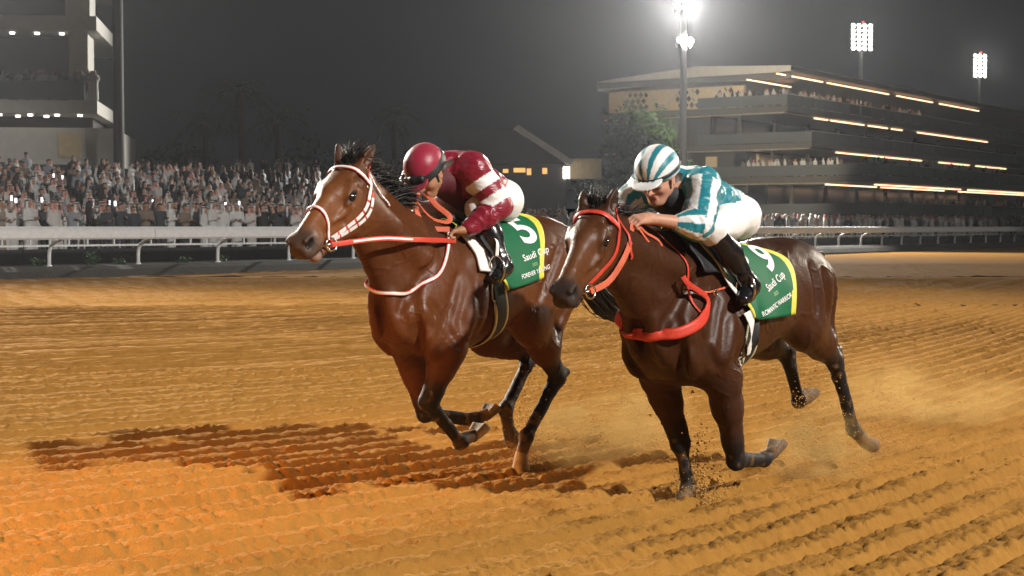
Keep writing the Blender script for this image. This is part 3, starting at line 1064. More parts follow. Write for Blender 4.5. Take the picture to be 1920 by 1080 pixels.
TYPES = [(0, 0), (0, 1), (0, 4), (0, 3), (1, 0), (1, 1), (1, 4), (2, 0), (2, 2), (3, 0), (3, 1), (3, 3), (4, 2), (4, 4), (5, 1), (6, 0), (6, 3)]
PEOPLE_NAME = {0: 'spectator in white robe and headscarf', 1: 'white robed spectator in checked headscarf', 2: 'spectator in black robe and veil', 3: 'spectator in dark suit', 4: 'spectator in brown jacket', 5: 'tan robed spectator in pale headscarf', 6: 'spectator in grey shirt'}
POSE_NAME = {0: 'arms down', 1: 'phone in one hand', 2: 'phone in both hands', 3: 'one arm thrown up', 4: 'hands clasped'}
ROWS = ['front row', 'second row', 'third row', 'fourth row', 'fifth row', 'sixth row']
fine_me, coarse = {}, {}
phone_box = None
for kd, ps in TYPES:
    v, f, c, ph = spectator_mesh(kd, ps, .026)
    o = new_mesh('person', v, f, M['crowd'], None, True, cols=c.astype(np.float32))
    fine_me[kd, ps] = (o.data, ph)
    bpy.data.objects.remove(o)
    coarse[kd, ps] = (spectator_mesh(kd, ps, .078), spectator_mesh(kd, ps, .12))

rc_ = np.random.default_rng(99)
spots = []
def floor_z(q):
    return .56 if q < 9 else .60 + .17 * math.floor((q - 9) / .85 + 1)
# near left block along the fence: the biggest figures
for row in range(6):
    for s in np.arange(-14, 30, .62):
        spots.append((s + rc_.normal(0, .14), 3.15 + row * .72 + rc_.normal(0, .1), .9 if row < 4 else .75, 'front'))
for row in range(4):
    for s in np.arange(30, 175, .75):
        spots.append((s + rc_.normal(0, .18), 3.15 + row * .8 + rc_.normal(0, .1), .88, 'front'))
# terrace behind
for row in range(14):
    for s in np.arange(-20, 34, .75):
        spots.append((s + rc_.normal(0, .18), 9.25 + row * .85, .62, 'terrace'))
ppl = []
wts = np.array([5, 6, 3, 2, 4, 4, 2, 2, 1, 3, 3, 2, 2, 2, 2, 2, 2], float)
wts /= wts.sum()
for s, q, keep, where in spots:
    if rc_.uniform() > keep:
        continue
    ty = TYPES[rc_.choice(len(TYPES), p=wts)]
    if where == 'terrace' and rc_.uniform() < .6:
        ty = [(2, 0), (3, 0), (3, 1), (4, 4), (6, 0)][rc_.choice(5)]
    if where == 'terrace' and ty[1] in (1, 2, 3) and rc_.uniform() < .6:
        ty = (ty[0], 0) if (ty[0], 0) in fine_me else ty
    x, y, _ = rail_pt(s, q)
    u = 960 + FOC * x / y
    if u < -60 or u > 1990:
        continue
    ppl.append((y, x, y, floor_z(q), ty, rc_.uniform(.93, 1.06), RAIL_ROT + rc_.normal(0, .35), where))
# people on the stand's terraces (in the stand's own frame)
def on_stand(s0, s1, q, z, n):
    for s in rc_.uniform(s0, s1, n):
        ty = TYPES[rc_.choice(len(TYPES), p=wts)]
        x, y, _ = rail_pt(103.6 + s, 25.4 + q + rc_.uniform(.35, .9))
        ppl.append((y, x, y, z, ty, rc_.uniform(.95, 1.05), RAIL_ROT + rc_.normal(0, .4), 'stand'))
on_stand(1.0, 14, .8, 12.9, 34)
for _ in range(22):
    q = rc_.uniform(1.0, 9.0)
    x, y, _z = rail_pt(104.8, 25.4 + q)
    ppl.append((y, x, y, 12.9, TYPES[rc_.choice(len(TYPES), p=wts)], 1.0, RAIL_ROT + R(70) + rc_.normal(0, .4), 'stand'))
on_stand(14, 40, .8, 12.9, 40)
for _ in range(30):
    q = rc_.uniform(-8.0, 5.5)
    x, y, _z = rail_pt(104.7, 25.4 + q)
    ppl.append((y, x, y, 6.2, TYPES[rc_.choice(len(TYPES), p=wts)], 1.0, RAIL_ROT + R(70) + rc_.normal(0, .4), 'stand'))
on_stand(1, 40, -8.2, 6.2, 46)
on_stand(1, 60, -9.0, 2.6, 50)
for _ in range(26):                                         # balcony of the left stand
    ppl.append((86, (rc_.uniform(-5, 184) - 960) / FOC * 86.4, 86.9, 8.25, TYPES[rc_.choice(len(TYPES), p=wts)], 1.0, R(8), 'side'))
for _ in range(24):                                         # raised deck in the middle distance
    ppl.append((100, (rc_.uniform(440, 800) - 960) / FOC * 104, 104 + rc_.uniform(0, 1.5), 4.2, TYPES[rc_.choice(len(TYPES), p=wts)], 1.0, 0, 'deck'))
ppl.sort(key=lambda p: p[0])
WHERE = {'front': 'spectators behind the far rail', 'terrace': 'spectators on the steps', 'stand': 'spectators on the grandstand', 'side': 'spectators on the left balcony', 'deck': 'spectators on the deck'}
bv, bf, bc_, nb = [], [], [], 0
for i, (_, x, y, z, ty, sc, rz, where) in enumerate(ppl):
    if i < 300:
        me, ph = fine_me[ty]
        o = bpy.data.objects.new('person', me)
        COL.objects.link(o)
        o.location, o.rotation_euler, o.scale = (x, y, z), (0, 0, rz), (sc, sc, sc)
        u = 960 + FOC * x / y
        rel = np.array([x, y]) - P0
        row = int(np.clip(round((rel @ NV - 3.15) / .72), 0, 5))
        zone = 'at left edge' if u < 70 else 'below left stand' if u < 190 else 'near grey column' if u < 290 else 'left of palms' if u < 380 else 'under palms' if u < 470 else 'near left horse' if u < 600 else 'behind jockeys' if u < 1400 else 'right of jockeys'
        tag(o, '%s, %s, %s %s' % (PEOPLE_NAME[ty[0]], POSE_NAME[ty[1]], ROWS[row] if where == 'front' else 'steps' if where == 'terrace' else 'upper floor', zone), 'person', WHERE[where])
        if ph and rc_.uniform() < .16:
            if phone_box is None:
                po = MB().box((0, 0, 0), (.075, .012, .15)).build('phone', M['phone'])
                phone_box = po.data
            else:
                po = bpy.data.objects.new('phone', phone_box)
                COL.objects.link(po)
            po.location = o.location + Matrix.Rotation(rz, 3, 'Z') @ (Vector(ph[0]) * sc)
            po.rotation_euler = (0, 0, rz + math.pi * (rc_.uniform() < .5))
            tag(po, 'lit phone held up by a spectator in the crowd', 'phone', 'lit phones in the crowd')
    else:
        v, f, c, ph = coarse[ty][0 if y < 80 else 1]
        cs, sn = math.cos(rz), math.sin(rz)
        w = v * sc
        w = np.stack([w[:, 0] * cs - w[:, 1] * sn + x, w[:, 0] * sn + w[:, 1] * cs + y, w[:, 2] + z], 1)
        bv.append(w)
        bf.append(f + nb)
        bc_.append(c)
        nb += len(w)
far = stuff(new_mesh('crowd', np.concatenate(bv), np.concatenate(bf), M['crowd'], None, True, cols=np.concatenate(bc_).astype(np.float32)))
tag(far, 'distant crowd of spectators in pale robes and dark clothes behind the rail', 'crowd')
# the steps they stand on and the deck
mb = MB()
for k in range(14):
    a = rail_pt(7, 9 + .85 * k + .425)
    z1 = .60 + .17 * (k + 1)
    mb.box((a[0], a[1], z1 / 2 - .1), (56, .85, z1 + .2), rz=RAIL_ROT)
structure(mb.build('terrace_steps', M_CONC))
structure(MB().box(((620 - 960) / FOC * 104, 106.4, 2.05), (16, 6, 4.3)).build('deck', M['dark_wall']))

# ================================================================ horses

def leg_front(S, sh, el, kn, ft, hf, sgn, scale=1.0):
    """shoulder point, elbow, knee, fetlock, hoof tip"""
    sh, el, kn, ft, hf = map(lambda q: np.asarray(q, float), (sh, el, kn, ft, hf))
    d = (kn - el)
    S.rc(sh, .082, el, .09, k=.07)
    lz = V3(0, sgn, 0)
    fwd = np.cross(d, lz)
    fwd = fwd / np.linalg.norm(fwd) * sgn
    if fwd[0] < 0 and d[2] < -.2:
        fwd = -fwd
    S.rc(el, .088, el + d * .38, .078, k=.06)
    S.rc(el + d * .3, .078, el + d * .82, .054, k=.04)
    S.rc(el + d * .75, .053, kn, .049, k=.03)
    S.rc(el + d * .05 + fwd * .045 + lz * .02, .05, el + d * .62 + fwd * .028 + lz * .012, .03, k=.02)
    S.rc(el + d * .05 - fwd * .045 + lz * .02, .046, el + d * .6 - fwd * .022 + lz * .01, .026, k=.018)
    c = ft - kn
    bk = -np.cross(np.cross(d, c), c)
    nb = np.linalg.norm(bk)
    bk = bk / nb if nb > 1e-3 else V3(-1, 0, 0)
    if bk[0] > .3 and abs(c[0]) < .15:
        bk = -bk
    S.ell(kn, (.053, .052, .058), k=.025)
    S.ell(kn + fwd * .018 + d * .02, (.036, .04, .04), k=.02)
    S.rc(kn, .045, kn + c * .22, .034, k=.02)
    S.rc(kn + c * .15, .0325, ft, .031, k=.02)
    S.rc(kn + c * .1 + bk * .024, .021, ft + bk * .018, .022, k=.012)
    S.ell(ft, (.044, .041, .044), k=.02)
    foot(S, ft, hf)

def foot(S, ft, hf):
    a = hf - ft
    L = np.linalg.norm(a)
    a = a / L
    mid = ft + a * L * .52
    S.rc(ft, .038, mid, .035, k=.018)

def hoof_mesh(ft, hf, sole):
    """a hoof: flared truncated cone with its sole facing 'sole'"""
    ft, hf = np.asarray(ft, float), np.asarray(hf, float)
    a = hf - ft
    L = np.linalg.norm(a)
    a /= L
    top = ft + a * L * .46
    pm = np.asarray(sole, float)
    pm = pm - a * (a @ pm)
    pm /= np.linalg.norm(pm)
    n = a * .74 + pm * .67
    n = n / np.linalg.norm(n)
    toe = a - n * (a @ n)
    toe = toe / (np.linalg.norm(toe) + 1e-9)
    sd = np.cross(n, toe)
    vs, fs = [], []
    K = 20
    low_c = hf - toe * .045
    rings = [(0.0, .036, .038, top), (.30, .041, .044, None), (.62, .047, .050, None), (.9, .052, .055, None), (1.0, .053, .056, low_c)]
    for t, rx, ry, _ in rings:
        c = top * (1 - t) + low_c * t
        nn = a * (1 - t) + n * t
        nn /= np.linalg.norm(nn)
        tx = toe - nn * (toe @ nn)
        tx /= np.linalg.norm(tx)
        for k in range(K):
            g = 2 * math.pi * k / K
            x, y = math.cos(g), math.sin(g)
            if x < -.5:
                x = -.5 - (x + .5) * .3
            vs.append(c + tx * x * rx * 1.15 + sd * y * ry)
    m = len(rings)
    for i in range(m - 1):
        for k in range(K):
            fs.append((i * K + k, i * K + (k + 1) % K, (i + 1) * K + (k + 1) % K, (i + 1) * K + k))
    b = len(vs)
    for r_, dn in ((.86, 0.0), (.78, -.010), (.2, -.012)):        # sole with the shoe's rim
        for k in range(K):
            p = vs[(m - 1) * K + k]
            vs.append(low_c + (p - low_c) * r_ + n * dn)
    for i in range(3):
        o0 = (m - 1) * K if i == 0 else b + (i - 1) * K
        o1 = b + i * K
        for k in range(K):
            fs.append((o0 + k, o0 + (k + 1) % K, o1 + (k + 1) % K, o1 + k))
    fs.append(tuple(b + 2 * K + k for k in range(K)))
    return vs, fs

def leg_hind(S, hip, sti, hok, ft, hf):
    hip, sti, hok, ft, hf = map(lambda q: np.asarray(q, float), (hip, sti, hok, ft, hf))
    S.rc(hip, .175, sti, .125, k=.10, sq=((0, 1, 0), .8))
    d = hok - sti
    S.rc(sti, .118, sti + d * .45, .096, k=.07, sq=((0, 1, 0), .82))
    S.rc(sti + d * .4, .092, sti + d * .9, .056, k=.04, sq=((0, 1, 0), .85))
    c = ft - hok
    # point of hock sits behind the joint
    back = d / np.linalg.norm(d) - c / np.linalg.norm(c)
    back[1] = 0
    back /= np.linalg.norm(back)
    pt = hok + back * .055 - c / np.linalg.norm(c) * .03
    S.ell(hok, (.056, .048, .064), k=.03)
    S.rc(pt, .027, hok + c * .12 + back * .01, .026, k=.025)
    S.rc(sti + d * .55, .04, pt, .017, k=.03)       # Achilles tendon
    S.rc(hok, .048, hok + c * .25, .037, k=.025)
    S.rc(hok + c * .2, .036, ft, .034, k=.02)
    S.rc(hok + c * .15 + back * .025, .022, ft + back * .018, .023, k=.012)
    S.ell(ft, (.047, .043, .047), k=.02)
    foot(S, ft, hf)

def head_frame(hd):
    P, a = np.asarray(hd['poll'], float), np.asarray(hd['axis'], float)
    a = a / np.linalg.norm(a)
    s = np.cross(V3(0, 0, 1), V3(a[0], a[1], 0))
    s /= np.linalg.norm(s)
    u = np.cross(a, s)
    return P, a, s, u

def build_head(S, hd):
    P, a, s, u = head_frame(hd)
    z = hd.get('scale', 1.0)
    def q(t, l, h):
        return P + (a * t + s * l + u * h) * z
    st = [(-.05, -.03, -.15, .065), (0, -.005, -.19, .080), (.07, .012, -.245, .092), (.15, .020, -.275, .098), (.22, .018, -.275, .093), (.30, .008, -.24, .076),
          (.38, .000, -.185, .063), (.46, -.003, -.150, .056), (.53, -.006, -.138, .057), (.585, -.020, -.130, .056), (.615, -.042, -.108, .047)]
    st = [(t * z, A * z, B * z, W * z, .12) for t, A, B, W in st]
    S.tube(P, a, s, u, st, k=.05, ex=2.35)
    # forehead and nasal bone
    S.rc(q(.06, 0, -.045), .062 * z, q(.2, 0, -.03), .055 * z, k=.05, sq=(s, 1.35))
    S.rc(q(.24, 0, -.012), .030 * z, q(.50, 0, -.022), .020 * z, k=.03, sq=(s, 1.25))
    for g in (-1, 1):
        # brow over the eye, temple hollow, cheek bone, round jaw muscle
        S.rc(q(.145, g * .090, -.018), .026 * z, q(.205, g * .099, -.036), .022 * z, k=.03)
        S.rc(q(.16, g * .097, -.047), .016 * z, q(.24, g * .097, -.064), .014 * z, k=.02)
        S.ell(q(.095, g * .092, -.028), V3(.022, .016, .022) * z, k=.03, op=-1)
        S.ell(q(.198, g * .113, -.054), V3(.024, .022, .017) * z, k=.018, op=-1)
        S.rc(q(.23, g * .088, -.088), .014 * z, q(.36, g * .066, -.092), .008 * z, k=.025)
        S.ell(q(.135, g * .075, -.172), V3(.085, .028, .085) * z, M=np.array([a, s, u]), k=.03)
        S.rc(q(.05, g * .08, -.09), .02 * z, q(.02, g * .078, -.17), .015 * z, k=.03)
        # groove under the jaw, lips, nostril
        S.rc(q(.30, g * .073, -.13), .012 * z, q(.43, g * .068, -.09), .010 * z, k=.035, op=-1)
        S.ell(q(.545, g * .040, -.048), V3(.045, .026, .034) * z, M=np.array([a, s, u]), k=.025)
        S.rc(q(.580, g * .050, -.058), .015 * z, q(.553, g * .070, -.044), .019 * z, k=.008, op=-1, sq=(u, 1.25))
        S.rc(q(.53, g * .061, -.03), .008 * z, q(.585, g * .056, -.024), .010 * z, k=.02)
        S.rc(q(.50, g * .03, -.118), .030 * z, q(.575, g * .022, -.108), .030 * z, k=.02)
    # lower jaw, chin, open mouth
    op = hd.get('open', .03)
    S.rc(q(.24, 0, -.21), .040 * z, q(.45, 0, -.165 - op * .5), .030 * z, k=.04, sq=(s, 1.15))
    S.rc(q(.45, 0, -.160 - op * .5), .030 * z, q(.520, 0, -.146 - op), .029 * z, k=.02, sq=(s, 1.2))
    S.rc(q(.60, 0, -.137 - op * .45), .007 * z, q(.44, 0, -.145 - op * .25), .003 * z, k=.008, op=-1, sq=(s, 9))
    for e, (b, t) in hd['ears'].items():
        b, t = np.asarray(b, float), np.asarray(t, float)
        g = 1 if e == 'L' else -1
        d = t - b
        S.rc(b - d * .12, .034, b + d * .45, .032, k=.025)
        S.rc(b + d * .4, .032, b + d * .8, .020, k=.012)
        S.rc(b + d * .75, .020, t, .005, k=.01)
        fw = a * .55 + s * g * .8
        fw = fw / np.linalg.norm(fw)
        S.rc(b + d * .22 + fw * .030, .017, b + d * .5 + fw * .028, .020, k=.012, op=-1)
        S.rc(b + d * .5 + fw * .028, .020, b + d * .9 + fw * .016, .008, k=.012, op=-1)
    return q

def strands(name, roots, dirs, lens, mat_, parent, droop=0.3, rad=.004, wav=.03, seg=6, seed=1, clump=None):
    """hair: tapered three-sided strands"""
    r = np.random.default_rng(seed)
    n = len(roots)
    roots, dirs = np.asarray(roots, float), np.asarray(dirs, float)
    P = np.zeros((n, seg + 1, 3))
    P[:, 0] = roots
    d = dirs / np.linalg.norm(dirs, axis=1, keepdims=True)
    w = r.normal(0, wav, (n, 3))
    for i in range(seg):
        P[:, i + 1] = P[:, i] + d * (np.asarray(lens) / seg)[:, None]
        d = d + V3(0, 0, -droop / seg) + w + r.normal(0, wav * .7, (n, 3))
        d /= np.linalg.norm(d, axis=1, keepdims=True)
    vs = np.zeros((n, seg + 1, 3, 3))
    ax = np.cross(dirs, V3(.3, .5, .8))
    ax /= np.linalg.norm(ax, axis=1, keepdims=True) + 1e-9
    ay = np.cross(dirs, ax)
    ay /= np.linalg.norm(ay, axis=1, keepdims=True) + 1e-9
    for i in range(seg + 1):
        rr = rad * (1 - (i / seg)**1.5 * .92)
        for k in range(3):
            g = 2.094 * k
            vs[:, i, k] = P[:, i] + (ax * math.cos(g) + ay * math.sin(g)) * rr
    base = (np.arange(n) * (seg + 1) * 3)[:, None]
    fs = []
    for i in range(seg):
        for k in range(3):
            fs.append(base + np.array([[i * 3 + k, i * 3 + (k + 1) % 3, (i + 1) * 3 + (k + 1) % 3, (i + 1) * 3 + k]]))
    return new_mesh(name, vs.reshape(-1, 3), np.concatenate(fs), mat_, parent)

def segdist(P, a, b):
    a, b = np.asarray(a, float), np.asarray(b, float)
    h = np.clip(((P - a) @ (b - a)) / ((b - a) @ (b - a)), 0, 1)
    return np.linalg.norm(P - a - h[:, None] * (b - a), axis=1), h

def sstep(e0, e1, x):
    t = np.clip((x - e0) / (e1 - e0), 0, 1)
    return t * t * (3 - 2 * t)

def build_horse(h):
    S = SDF()
    X = V3(1, 0, 0)
    S.tube((0, 0, 0), X, (0, 1, 0), (0, 0, 1), h['torso'], k=.05, ex=2.15)
    nk = h['neck']
    a = np.asarray(nk['a'], float)
    a /= np.linalg.norm(a)
    S.tube(nk['B'], a, (0, 1, 0), np.cross(a, V3(0, 1, 0)), nk['st'], k=.11, ex=2.0, pinch=.12)
    w = h['wx']
    wz = h['wz']
    gr, rd = [], []
    for g, side in ((1, 'L'), (-1, 'R')):
        fl = h['fore' + side]
        # shoulder blade, triceps, breast muscles
        S.rc((w - .06, g * .105, wz - .17), .075, fl[0], .082, k=.07, sq=((0, 1, 0), .85))
        S.rc((w - .13, g * .17, wz - .36), .10, np.asarray(fl[1]) + V3(-.01, 0, .06), .08, k=.05, sq=((0, 1, 0), .75))
        S.rc((w - .20, g * .17, wz - .22), .06, (w - .10, g * .20, wz - .52), .055, k=.05, sq=((0, 1, 0), .7))
        gr.append([(w - .02, g * .2, wz - .28), (w + .12, g * .24, wz - .56)])
        gr.append([(w - .27, g * .28, wz - .32), (w - .22, g * .28, wz - .64)])
        S.rc((w + .27, g * .07, wz - .46), .075, np.asarray(fl[1]) * V3(1, .62, 1) + V3(.10, 0, .03), .07, k=.035)
        gr.append([(w + .28, g * .15, wz - .38), (w + .24, g * .15, wz - .55), (w + .14, g * .12, wz - .74)])
        leg_front(S, *fl, g)
        hl = h['hind' + side]
        S.ell(h['haunch'] * V3(1, g, 1), (.30, .155, .25), k=.10)
        leg_hind(S, *hl)
        S.rc(h['haunch'] * V3(1, g * .9, 1) + V3(-.20, 0, .02), .13, np.asarray(hl[1]) * .45 + np.asarray(hl[2]) * .55 + V3(-.02, 0, .04), .055, k=.10)
        # chest folds, forearm top, point of the shoulder
        gr.append([(w + .20, g * .2, wz - .42), (w + .04, g * .25, wz - .66)])
        gr.append([(w + .14, g * .17, wz - .16), (w + .24, g * .15, wz - .30), (w + .33, g * .10, wz - .46)])
        gr.append([h['haunch'] * V3(1, 0, 1) + V3(.10, g * .27, .14), np.asarray(hl[1]) + V3(.06, g * .06, .10)])
        gr.append([h['haunch'] * V3(1, 0, 1) + V3(-.02, g * .27, .10), h['haunch'] * V3(1, 0, 1) + V3(-.06, g * .27, -.14)])
        rd.append([(w + .36, g * .05, wz - .36), (w + .34, g * .06, wz - .48), (w + .27, g * .08, wz - .62)])
        rd.append([(w + .20, g * .16, wz - .55), (w + .12, g * .17, wz - .70)])
        rd.append([(w - .10, g * .25, wz - .40), (w - .02, g * .25, wz - .62)])
        rd.append([(w - .20, g * .25, wz - .30), (w - .12, g * .26, wz - .58)])
        # neck muscle strap and jugular groove
        S.rc(np.asarray(nk['B']) + V3(.02, g * .13, .12), .07, np.asarray(nk['B']) + a * .5 + V3(0, g * .055, .03), .05, k=.08)
        # flank fold in front of the stifle, ribs
        S.rc(np.asarray(hl[1]) * V3(1, .8, 1) + V3(.02, 0, .05), .05, (h['haunch'][0] + .33, g * .19, h['flank_z'] + .05), .03, k=.10)
        # ribs and the groove at the back of the thigh
        gr.append([h['haunch'] * V3(1, 0, 1) + V3(-.16, g * .25, .05), np.asarray(hl[1]) * .5 + np.asarray(hl[2]) * .5 + V3(-.03, g * .12, .08)])
    # groove between breast muscles
    gr.append([(w + .40, 0, wz - .40), (w + .36, 0, wz - .64)])
    S.mesh(.016)
    for q_ in rd:
        S.groove(q_, .022, .055, op=1)
    for q_ in gr:
        S.groove(q_, .012, .045)
    S.field = None
    # tail root
    S.rc(h['dock'][0], .045, h['dock'][1], .03, k=.04)
    q = build_head(S, h['head'])
    verts, faces = S.mesh(h.get('res', .008))
    verts = relax(verts, faces, 2, .5)
    # fine relief: ripples of muscle and vein
    wv = vnoise(verts[:, 0] * 5, verts[:, 1] * 5, verts[:, 2] * 5, 8) * 1.3
    fold = 1 - np.abs(vnoise(verts[:, 0] * 7 + wv, verts[:, 1] * 9, verts[:, 2] * 4.5 + wv, 9)) * 2
    vein = np.maximum(0, 1 - np.abs(vnoise(verts[:, 0] * 5.5 + wv * 1.4, verts[:, 1] * 5.5 - wv, verts[:, 2] * 5.5 + wv, 10)) * 16)
    nrm_amp = .0042 * vnoise(verts[:, 0] * 9, verts[:, 1] * 9, verts[:, 2] * 6, 3) + .0014 * vnoise(verts[:, 0] * 26, verts[:, 1] * 26, verts[:, 2] * 18, 4) + .0018 * fold + .0040 * vein
    # coat colours
    P, ha, hs, hu = head_frame(h['head'])
    zz = h['head'].get('scale', 1)
    ht = (verts - P) @ ha / zz
    hh = (verts - P) @ hu / zz
    hl_ = np.abs((verts - P) @ hs) / zz
    onhead = ((ht > -.08) & (ht < .7) & (hh > -.30) & (hl_ < .14)).astype(float)
    cols = np.tile(np.asarray(h['coat']), (len(verts), 1))
    n1 = vnoise(verts[:, 0] * 4, verts[:, 1] * 4, verts[:, 2] * 4, 5)
    n2 = vnoise(verts[:, 0] * 30, verts[:, 1] * 30, verts[:, 2] * 30, 6)
    cols *= (1 + .16 * n1 + .05 * n2)[:, None]
    def blend(c, m):
        nonlocal cols
        cols = cols * (1 - m[:, None]) + np.asarray(c)[None, :] * m[:, None]
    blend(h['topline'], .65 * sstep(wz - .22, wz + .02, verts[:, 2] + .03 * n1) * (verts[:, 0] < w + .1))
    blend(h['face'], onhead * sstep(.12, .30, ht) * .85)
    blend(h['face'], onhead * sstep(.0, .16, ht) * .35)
    for side in 'LR':
        for key, top in (('fore', 1), ('hind', 1)):
            sh, el, kn, ft, hf = h[key + side]
            d0, t0 = segdist(verts, el, kn)
            m = (d0 < .12) * sstep(.45, .9, t0 + .06 * n1)
            d1, t1 = segdist(verts, kn, ft)
            d2, t2 = segdist(verts, ft, hf)
            m = np.maximum(m, np.maximum((d1 < .085) * 1.0, (d2 < .085) * 1.0))
            blend(h['points'], m)
            dust = (d2 < .075) * sstep(.0, .5, t2 + .2 * n1) * h.get('dust', .5)
            blend((.30, .17, .07), dust)
            spl = ((d1 < .085) | (d2 < .085)) * sstep(.12, .5, vnoise(verts[:, 0] * 34, verts[:, 1] * 34, verts[:, 2] * 22, 33) + .35 * (t1 - .5)) * .5
            blend((.20, .115, .05), spl)
    muz = onhead * sstep(.44, .56, ht + .02 * n1 - hh * .10)
    blend(h['muzzle'], muz * .9)
    blend((.006, .005, .005), onhead * sstep(.034, .020, np.sqrt((ht - .563)**2 + (hh + .049)**2)) * (hl_ > .03))
    blend((.012, .009, .008), onhead * sstep(.042, .02, np.sqrt(((ht - .197) / 1.3)**2 + (hh + .052)**2)) * (hl_ > .05))
    blend((.42, .26, .20), onhead * sstep(.47, .52, ht) * sstep(-.135, -.15, hh) * h.get('pinklip', 0))
    for e, (b, t) in h['head']['ears'].items():
        d0, t0 = segdist(verts, b, t)
        blend((.03, .022, .018), (d0 < .05) * sstep(.2, .9, t0) * .8)
    # sweat: glossy streaked patches on neck, shoulder and quarters, dry legs and muzzle
    sw = vnoise(verts[:, 0] * 7, verts[:, 1] * 7, verts[:, 2] * 3.2, 21) + .6 * vnoise(verts[:, 0] * 24, verts[:, 1] * 24, verts[:, 2] * 9, 22)
    rgh = .45 - .10 * sw
    rgh = np.where(verts[:, 2] < wz - .72, .66, rgh) + .12 * muz
    rgba = np.concatenate([cols, np.clip(rgh, .30, .8)[:, None]], 1)
    root = empty('racehorse', h['O'], HROT)
    # displace a little along the normals
    o = new_mesh('body', verts, faces, h['mat'], root, cols=rgba.astype(np.float32))
    me = o.data
    nn = np.zeros(len(verts) * 3, np.float32)
    me.vertex_normals.foreach_get('vector', nn)
    verts = verts + nn.reshape(-1, 3) * nrm_amp[:, None] * (1 - .5 * onhead)[:, None]
    me.vertices.foreach_set('co', verts.astype(np.float32).ravel())
    me.update()
    # eyes
    for g in (1, -1):
        bm = bmesh.new()
        bmesh.ops.create_uvsphere(bm, u_segments=20, v_segments=12, radius=.0245 * zz)
        em = bpy.data.meshes.new('eye')
        bm.to_mesh(em)
        bm.free()
        em.polygons.foreach_set('use_smooth', np.ones(len(em.polygons), bool))
        em.materials.append(M['eye'])
        eo = bpy.data.objects.new('eye', em)
        COL.objects.link(eo)
        eo.parent = root
        eo.location = q(.196, g * .0985, -.050)
    for side in 'LR':
        for key in ('fore', 'hind'):
            sh, el, kn, ft, hf = h[key + side]
            so = h['soles'][key + side]
            vs, fs = hoof_mesh(ft, hf, so)
            new_mesh('hoof', vs, fs, M['hoof_pale'] if key + side in h.get('pale', ()) else M['hoof'], root)
    return root, S, q, verts

def gauss(r, n, m, s):
    return r.normal(m, s, n)

M['eye'] = mat('eye_wet', (.008, .005, .004), .05, spec=.8)
M['hoof'] = mat('hoof_horn', (.16, .10, .055), .7, noise=.5, nscale=40, bump=.4, bscale=90)
M['hoof_pale'] = mat('pale_hoof', (.42, .30, .18), .7, noise=.5, nscale=40, bump=.4, bscale=90)
M['hair'] = mat('black_hair', (.010, .008, .007), .38, spec=.5, noise=.3, nscale=30)
M['coat'] = mat('bay_coat', attr=True, rough=.42, spec=.28, noise=.16, nscale=38, bump=.34, bscale=75, bdist=.005, rough_alpha=True)
HORSE1 = dict(
    O=(-0.0313, 9.6413, 0), wx=.75, wz=1.50, res=.0075, mat=M['coat'],
    coat=(.100, .031, .0088), topline=(.045, .015, .006), face=(.19, .068, .020), points=(.014, .010, .009), muzzle=(.060, .042, .034), pale=('foreL', 'hindL'), pinklip=.45, dust=.75,
    torso=[(-.60, 1.24, 1.10, .10, .1), (-.54, 1.38, 1.02, .18, .1), (-.40, 1.51, .98, .235, .12), (-.22, 1.565, .98, .26, .15), (0, 1.545, .95, .275, .15), (.22, 1.50, .875, .285, .15), (.48, 1.475, .80, .275, .2),
           (.66, 1.49, .775, .25, .35), (.76, 1.50, .77, .235, .42), (.88, 1.45, .785, .205, .35), (.98, 1.34, .82, .165, .2), (1.05, 1.18, .88, .11, .1)],
    neck=dict(B=(.93, 0, 1.22), a=(.707, 0, .707), st=[(-.10, .33, -.29, .155), (.07, .315, -.235, .14), (.21, .28, -.185, .118), (.42, .235, -.155, .098), (.60, .185, -.14, .088), (.74, .125, -.10, .078)]),
    foreL=((.96, .125, 1.03), (.77, .185, .82), (.885, .135, .525), (.60, .13, .275), (.37, .13, .325)),
    foreR=((.96, -.12, 1.03), (.74, -.125, .79), (.56, -.165, .415), (.25, -.05, .355), (.06, -.03, .40)),
    hindL=((-.26, .13, 1.24), (.02, .19, .93), (-.325, .145, .575), (-.065, .10, .235), (.005, .08, .015)),
    hindR=((-.26, -.13, 1.24), (-.03, -.18, .84), (-.415, -.12, .70), (-.085, -.075, .385), (-.135, -.07, .150)),
    soles=dict(foreL=(0, 0, 1), foreR=(0, 0, 1), hindL=(-1, 0, 0), hindR=(-1, 0, 0)),
    haunch=V3(-.27, .125, 1.27), flank_z=1.02, dock=((-.50, 0, 1.42), (-.68, 0, 1.36)),
    head=dict(poll=(1.375, 0, 1.825), axis=(.78, .11, -.62), scale=1.05, open=.03,
              ears=dict(L=((1.350, .060, 1.815), (1.262, .085, 1.945)), R=((1.385, -.062, 1.825), (1.375, -.085, 1.945)))))
